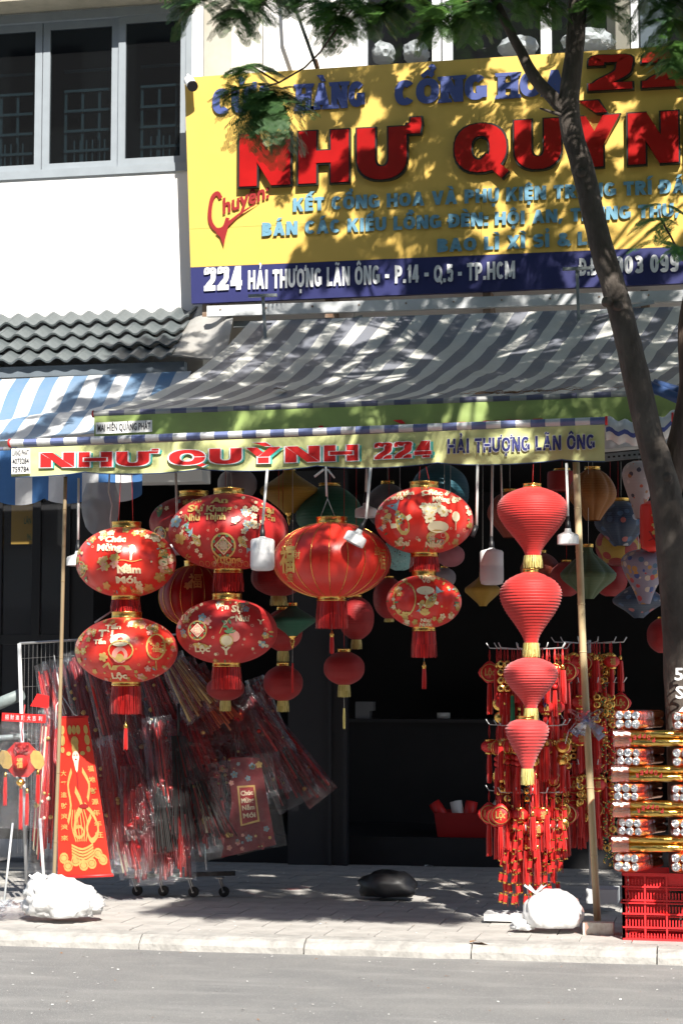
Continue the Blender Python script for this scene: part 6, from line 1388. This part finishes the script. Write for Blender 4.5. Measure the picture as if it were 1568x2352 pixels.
# bags of rubbish and small litter
def sack(px, py, wpx, hpx, Y, lab, m='bagwhite', seed=1, amp=.22, extra=()):
    s = mp(1, Y, px); c = ground(px, py); c.y += .09; c.z = PZ + hpx * s * .5
    t = thing('rubbish_bag', lab, 'bag', Vector((c.x, c.y, PZ)))
    V, Fc = blob(c, (wpx * s / 2, .15, hpx * s * .62), seed, amp, 4, True, 2.2); W_ = []
    for v in V:
        d = v - c; a_ = math.atan2(d.y, d.x); h_ = max(0, min(1, (d.z + hpx * s * .4) / (hpx * s))); k_ = 1 + (.05 + .05 * h_) * (abs(math.sin(5.5 * a_ + 2 * h_ + seed + 1.5 * noise.noise(d * 8))) - .5); W_.append(Vector((c.x + d.x * k_, c.y + d.y * k_, max(v.z, PZ + .004))))
    MB().add(W_, Fc, 0, True).build('sack', M[m], t)
    for e_ in (-1, 1):
        tp_ = c + UP * hpx * s * .52 + RT * (-.3 * wpx * s); ear = MB(); ear.grid(lambda u, v: tp_ + RT * (e_ * .05 * v + (u - .5) * .03 * (.3 + v)) + UP * (.045 * v + .01 * math.sin(u * 9)) + FW * (.02 + .01 * math.cos(u * 8)), 6, 5); ear.build('tied_ear', M[m], t)
    for (dx, dy, w_, h_, sd) in extra:
        c2 = c + RT * dx * s + UP * (dy * s); c2.z = max(c2.z, PZ + h_ * s * .3); V, Fc = blob(c2, (w_ * s / 2, .06, h_ * s / 2), sd, .5, 3, True, 3); V = [Vector((v.x, v.y, max(v.z, PZ + .004))) for v in V]; MB().add(V, Fc, 0, True).build('crumple', M[m], t)
    return t
sack(1266, 2146, 138, 90, .1, 'smooth full white plastic bag on the kerb in front of the charm rack', seed=4, amp=.06, extra=((-72, -30, 50, 30, 6),))
sack(130, 2122, 150, 80, .8, 'crumpled white and pink plastic bag wrapped round the foot of the left bamboo pole', seed=9, amp=.22, extra=((-44, 26, 60, 54, 3), (50, -4, 70, 44, 5), (-10, 32, 50, 40, 8)))
sack(22, 2112, 60, 26, 1.0, 'small dirty crumpled plastic at the left frame edge', 'plastic', seed=12, amp=.5)
sk = ground(890, 2068); V, Fc = blob(sk + UP * .09, (.19, .14, .11), 21, .2, 3, True, 2); tag(MB().add(V, Fc, 0, True).build('rubbish_bag', M['black'], None, sk), 'black rubbish bag lying on the shaded pavement before the doorway', 'bag')
bx = ground(1372, 2150); tag(MB().bb(bx + Vector((-.09, .02, 0)), bx + Vector((.09, .1, .075))).build('small_box', mat('boxprint', (.7, .68, .62), .6, col2=(.45, .38, .3), vs=20), None, bx), 'small pale printed carton lying right of the smooth white bag', 'box')
bk = thing('red_basket', 'red plastic basket of packs deep in the shade left of the charm rack', 'basket', at(1045, 1905, 4.2))
a, c = at(962, 1905, 4.4), at(1115, 1862, 4.4); z0 = .3
q = MB(); w0_, w1_ = (c.x - a.x) * .92, (c.x - a.x); mx_ = (a.x + c.x) / 2 + .1; hz = .2
vv_ = [(mx_ + sx * (w0_ if k == 0 else w1_) / 2, 4.75 + sy * (.16 if k == 0 else .2), z0 + (0 if k == 0 else hz)) for k in (0, 1) for sx, sy in ((-1, -1), (1, -1), (1, 1), (-1, 1))]
q.add(vv_, [(0, 1, 5, 4), (1, 2, 6, 5), (2, 3, 7, 6), (3, 0, 4, 7), (3, 2, 1, 0)]); q.build('tub', M['satin_dark'], bk)
for k, (dx, m) in enumerate(((-.25, M['red_print']), (-.1, M['paper']), (.0, M['red_print']), (.2, M['cream']))):
    c = Vector((mx_ + dx, 4.72, z0 + .2)); tag(MB().lathe([(0, .09), (.05, .085), (.05, -.1), (0, -.1)], c, 14, ax=Matrix.Rotation(.4 * (k - 1.5), 3, 'Y')).build('packed_roll', m, None, c), ['red roll standing leftmost in the dark basket', 'white roll in the dark basket', 'red roll in the middle of the dark basket', 'pale roll at the right in the dark basket'][k], 'roll')
lt = MB(); rnd = random.Random(11)
for k in range(620):
    x = rnd.uniform(-2.2, 2.2); y = rnd.uniform(-2.6, 4.0); z = PZ + .006 if y > .05 else .004
    if -.1 < y < .12: continue
    r = rnd.uniform(.002, .010); a = rnd.uniform(0, 6)
    lt.add([(x + r * math.cos(a + q), y + r * .8 * math.sin(a + q), z + rnd.uniform(0, .006)) for q in (0, 1.3, 2.9, 4.4)], [(0, 1, 2, 3)], rnd.choice((0, 0, 1, 2)))
tag(lt.build('litter', [M['paper'], M['kerb'], M['brown_trash']], None, (0, 0, 0)), 'scattered specks of paper and dry leaf on road and pavement', 'litter', kind='stuff')
for (x, y, lab) in ((1100, 2168, 'brown dry leaf lying on the kerb edge left of the smooth white bag'), (990, 1992, 'pale scrap of paper near the black rubbish bag')):
    c = ground(x, y) + UP * .006; mb = MB(); mb.grid(lambda u, v: c + Vector(((u - .5) * .11, (v - .5) * .04 * math.sin(u * 3.1), .012 * math.sin(u * 4 + v))), 6, 2); tag(mb.build('dry_leaf' if 'leaf' in lab else 'paper_scrap', M['brown_trash'] if 'leaf' in lab else M['paper'], None, c), lab, 'leaf' if 'leaf' in lab else 'paper')
dl = awf(.21, .72); tag(MB().grid(lambda u, v: dl + Vector(((u - .5) * .11, (v - .5) * .06 * math.sin(u * 3.1), .03 + .01 * math.sin(u * 5))), 6, 2).build('dry_leaf', M['brown_trash'], None, dl), 'brown curled leaf lying on the grey striped awning', 'leaf')
tw_ = MB()
for k in range(70):
    u = rnd.gauss(.62, .05); v = rnd.uniform(.93, .985); a = awf(min(.95, u), v) + UP * .02; d = Vector((rnd.uniform(.04, .14), rnd.uniform(-.01, .01), rnd.uniform(-.005, .015))); tw_.tube([a, a + d * .5 + UP * .008, a + d], .0015, 3, caps=False)
tag(tw_.build('twig_heap', M['brown_trash'], None, awf(.6, .95)), 'heap of dry brown twigs caught along the front edge of the grey striped awning', 'twigs', kind='stuff')
# ================================================================== TREE
tr = thing('street_tree', 'leaning street tree with forked grey brown trunk and feathery green leaves before the shop', 'tree', ground(1560, 2140, PZ) + Vector((0, .35, 0)))
YT_ = .42
def limb(pts, name, n=10, m='bark', nz=.006, sub=10):
    C = []; 
    for i in range(len(pts) - 1):
        pass
    xy = crom([(p[0], p[1]) for p in pts], sub); rr = crom([(p[2], p[3]) for p in pts], sub); P = []; Rr = []
    for (x, y), (r_, Y) in zip(xy, rr): P.append(at(x, y, Y)); Rr.append(mp(r_ * .93, Y, x))
    mb = MB(); mb.tube(P, Rr, 22)
    mb.v = [tuple(Vector(v) + Vector((noise.noise(Vector(v) * 9), noise.noise(Vector(v) * 9 + Vector((7, 0, 0))), noise.noise(Vector(v) * 6))) * nz) for v in mb.v]
    return mb.build(name, M[m], tr)
limb([(1588, 2130, 54, .50), (1580, 1900, 50, .48), (1572, 1700, 47, .46), (1556, 1400, 43, .44), (1532, 1160, 40, .42), (1488, 990, 34, .42), (1458, 860, 34, .42), (1420, 700, 31, .42), (1378, 560, 30, .42), (1340, 400, 28, .42), (1306, 262, 27, .42), (1318, 120, 24, .42), (1326, 0, 23, .42), (1335, -200, 20, .44), (1350, -420, 14, .5)], 'trunk', m='bark')
limb([(1530, 1180, 26, .44), (1552, 1050, 30, .5), (1580, 900, 26, .55), (1572, 750, 17, .6), (1600, 560, 14, .6), (1640, 200, 12, .6), (1700, -200, 9, .6)], 'fork_stem', m='bark_low')
limb([(1304, 262, 20, .42), (1270, 225, 17, .40), (1225, 175, 15, .38), (1190, 110, 13, .36), (1150, 30, 11, .34), (1100, -80, 9, .3), (1020, -250, 6, .2)], 'branch')
limb([(1300, 268, 6, .40), (1270, 258, 4.5, .36), (1238, 248, 2, .32)], 'dead_twig')
limb([(1330, 10, 9, .42), (1365, -60, 8, .4), (1420, -160, 7, .3)], 'branch')
kb2 = MB()
for (x, y, r_) in ((1418, 700, 12), (1392, 690, 9), (1530, 1095, 10), (1335, 395, 6)):
    c = at(x, y, .33 if y > 500 else .35); kb2.lathe([(0, .012), (.02, .008), (.03, -.004), (.034, -.03)], c, 12, ax=Matrix.Rotation(R(80), 3, 'X'))
tag(kb2.build('knot', M['bark'], tr), kind='stuff')
nm_ = MB()
for s_, x, y in (('5', 1558, 1550), ('S', 1560, 1592), ('4', 1562, 1640)):
    nm_ = MB(); c0 = at(x, y, YT_ - .20 + .07); put_text(nm_, s_, lambda u, v: c0 + Vector((u, .35 * 0, v)) , .05, .07, 0, -.03, 0, .02); nm_.build('painted_mark', M['white_print'], tr)
# leaves
class Leaves:
    def __init__(s): s.v = []; s.f = []; s.n = 0
    def quad(s, a, b, c, d): s.v += [a, b, c, d]; s.f.append((s.n, s.n + 1, s.n + 2, s.n + 3)); s.n += 4
    def build(s, name, m, parent):
        me = bpy.data.meshes.new(name); o0 = Vector(parent['o']); V = np.array([tuple(p) for p in s.v]) - np.array(tuple(o0)); me.from_pydata(V.tolist(), [], s.f); me.materials.append(m)
        o = bpy.data.objects.new(name, me); COL.objects.link(o); o.parent = parent; return tag(o, kind='stuff')
def frond(L, base, d, up, Lr, rnd, fine=True, npin=9, pl=.38, wid=.028):
    """a bipinnate leaf: stem, paired side stems, each with rows of small leaflets"""
    d = d.normalized(); side = d.cross(up).normalized(); up2 = side.cross(d).normalized(); droop = rnd.uniform(.15, .5)
    prev = base
    for i in range(1, npin + 1):
        f = i / npin; p = base + d * (Lr * f) - Vector((0, 0, 1)) * (droop * Lr * f * f)
        t = (p - prev).normalized(); wv = side * .0012
        L.quad(prev - wv, prev + wv, p + wv, p - wv); prev = p
        plen = Lr * pl * (math.sin(min(1, .25 + f * .8) * 2.6) ** .7 if f < 1 else .5) * rnd.uniform(.85, 1.1)
        for sg in (-1, 1):
            pd = (side * sg * .86 + t * .5 + up2 * rnd.uniform(-.15, .15)).normalized(); nrm = pd.cross(t).normalized() * sg
            e = p + pd * plen - Vector((0, 0, 1)) * plen * rnd.uniform(.05, .35); pd = (e - p).normalized(); q = nrm.cross(pd).normalized()
            if fine:
                k = 9
                for j in range(k):
                    c = p.lerp(e, (j + .6) / k); w_ = wid * (.6 + .4 * math.sin((j + .8) / k * 3)) * rnd.uniform(.85, 1.1); h_ = plen / k * .40
                    for s2 in (-1, 1):
                        tip = c + q * s2 * w_ + pd * h_ * .9 + nrm * rnd.uniform(-.003, .003); L.quad(c, c + pd * h_ * 1.5, tip + pd * h_ * .6, tip - pd * h_ * .5)
            else:
                L.quad(p - q * wid * .5, p + q * wid * .5, e + q * wid * .35, e - q * wid * .35); 
rn = random.Random(3)
def cluster(L, px, py, Y, n, Lr, spread=1.0, down=.5, bias=(0, 0), fine=True, twig=None):
    c = at(px, py, Y)
    for k in range(int(n * 1.7)):
        a = rn.uniform(0, 6.283); d = RT * math.cos(a) * spread + FW * math.sin(a) * .7 + UP * rn.uniform(-down - .35, .25 - down * .3) + RT * bias[0] + UP * bias[1]
        frond(L, c + d.normalized() * rn.uniform(0, .03), d, UP + FW * .3, Lr * rn.uniform(.75, 1.15), rn, fine)
L = Leaves(); L2 = Leaves()
CL = [(612, 208, .35, 16, .30, .9, .8), (575, 195, .35, 5, .2, 1.2, .1), (565, 150, .35, 4, .15, 1, .3), (590, 150, .3, 4, .15, 1, .1), (640, 205, .3, 6, .2, .8, .5), (560, 205, .3, 5, .2, 1.2, .4),
      (560, -15, .4, 8, .22, 1, .5), (500, -25, .4, 6, .24, 1.3, .5), (620, -20, .4, 5, .2, 1, .4), (450, -5, .4, 4, .22, 1.3, .3), (545, 20, .4, 5, .17, 1, .6),
      (800, -15, .3, 8, .24, 1, .5), (760, 0, .3, 5, .22, 1, .6), (850, 5, .4, 7, .22, 1, .6), (900, -5, .4, 6, .22, 1, .5), (780, 30, .3, 4, .2, .8, .7),
      (1010, 10, .4, 7, .22, 1, .6), (1060, -5, .4, 7, .24, 1, .6), (1110, 0, .3, 6, .22, 1, .5), (1000, 50, .4, 4, .15, 1, .6), (950, -10, .4, 5, .2, 1, .5), (1180, -30, .35, 5, .22, 1, .4), (1235, -20, .35, 6, .2, 1, .5),
      (1360, -5, .4, 7, .18, 1, .5), (1400, 0, .45, 4, .2, 1.1, .5), (1540, 40, .35, 7, .2, 1, .6), (1560, 90, .35, 7, .2, 1, .6), (1530, -5, .4, 6, .22, 1, .5), (1490, -15, .4, 4, .2, 1, .5), (1560, 130, .35, 4, .15, 1, .4), (700, -10, .4, 4, .2, 1, .3)]
for (x, y, Y, n, Lr, sp_, dn) in CL: cluster(L if (x + n) % 2 else L2, x, y, Y, n, Lr, sp_, dn)
L3 = Leaves()
for (x, y) in ((1520, 468), (1500, 500), (1535, 500), (1515, 550), (1560, 565)): cluster(L3, x, y, .3, 2, .15, 1.2, .2)
L.build('foliage', M['leaf'], tr); L2.build('foliage', M['leaf_dark'], tr); L3.build('foliage', mat('leaf_light', (.12, .30, .08), .5, trl=.4), tr)
tg_ = MB()
for P_ in ([(1150, 20), (1000, -10), (850, -30), (770, 70), (735, 120), (700, 155), (640, 190), (605, 200)], [(640, 190), (600, 165), (575, 150)], [(770, -10), (700, 5), (620, -8), (500, -15)], [(1568, 600), (1540, 545), (1515, 500), (1512, 480)], [(1100, -20), (1060, -5), (1020, 5)]): tg_.tube([at(x, y, .34) for x, y in P_], [.006] * (len(P_) - 1) + [.003], 6)
tag(tg_.build('twig', M['bark_low'], tr), kind='stuff')
# crown above the picture: where it is dense decides where the street lies in shade
sh = SUN.xy / SUN.z if hasattr(SUN, 'xy') else None
def dens(gx, gy):
    e = 0; N = lambda a, b, s: noise.noise(Vector((gx * a, gy * b, s)))
    if 7.65 < gy < 10.1 and -1.12 - .474 * (gy - 3.62) < gx < 2.6: e = 1.0 if N(4.2, 1.7, 31) + .5 * N(9, 3, 8) > .05 else .0      # shop sign
    elif -4.4 < gx < 3 and 4.75 < gy <= 7.65: e = .95 if N(2.8, 3.2, 5) > .04 else .02    # awnings, eave
    elif -3.4 < gx < 2 and 3.35 < gy <= 4.75: e = .2
    elif 1.15 < gy <= 2.1: e = 1.0 if -1.45 < gx < .80 - .47 * (gy - .4) else 0   # ground behind the lanterns
    elif 2.1 < gy <= 3.35: e = (.22 if gx < -1.3 or gx > -.3 else .45) if -2.7 < gx < .72 - .47 * (gy - .4) else 0
    tl = 1.62 - .47 * (gy - .4)
    if gy > 1.9 and abs(gx - tl) < .24: e = max(e, .75 if N(3, 2.5, 2) > -.15 else 0)   # trunk
    if 2.2 < gy < 4.9 and tl + .24 < gx < tl + 1.2: e = max(e, .9)
    for (hx, hy, hr) in HOLES:
        if (gx - hx) ** 2 + (gy - hy) ** 2 < hr * hr: e = 0
    return e
def gof(p): return (p.x - SUN.x / SUN.z * p.z, p.y - SUN.y / SUN.z * p.z)
HOLES = []
for (px, py, Yh, rh) in ((790, 1265, .5, .22), (1000, 1150, .5, .22), (990, 1225, .5, .12), (310, 1480, .5, .13), (380, 1290, .55, .09), (490, 1400, .6, .07), (980, 1370, .55, .10), (600, 1265, .4, .08), (1250, 1400, .4, .13), (1215, 1560, .4, .2), (285, 1600, .8, .07), (720, 2075, 1.5, .10), (840, 2068, 1.5, .09)):
    g_ = gof(at(px, py, Yh)) if py < 2000 else gof(ground(px, py)); HOLES.append((*g_, rh))
HG = {}; LC = Leaves(); nc = 0; tries = 0; centres = []
while tries < 18000:
    tries += 1; boost = tries % 9 == 0
    gx, gy = rn.uniform(-4.4, 3), rn.uniform(1.15, 2.2) if boost else rn.uniform(1.1, 10.1); zl = max(5.0, (1.87 + .372 * (gy + 11.08)) / 1.354); z = rn.uniform(zl, zl + 2.0)
    p = Vector((gx + SUN.x / SUN.z * z, gy + SUN.y / SUN.z * z, z))
    if z < CAMP.z + .365 * (p.y - CAMP.y) / math.cos(YAW) + .25: continue
    if rn.random() > dens(gx, gy): continue
    a = rn.uniform(0, 6.283); d = Vector((math.cos(a), math.sin(a), rn.uniform(-.5, .2)))
    frond(LC, p, d, UP, rn.uniform(.13, .22) if gy > 7.65 else rn.uniform(.16, .28), rn, False, 7, .42, .026); nc += 1; HG[int(gy)] = HG.get(int(gy), 0) + 1
    if nc % 40 == 0: centres.append(p)
    if nc > 9000: break
LC.build('foliage', M['leaf'], tr)
bb2 = MB(); hub = at(1335, -200, .44)
for p in centres[:60]: bb2.tube([hub, hub.lerp(p, .5) + UP * .3, p], [.03, .015, .005], 5)
bb2.build('branch', M['bark_low'], tr)
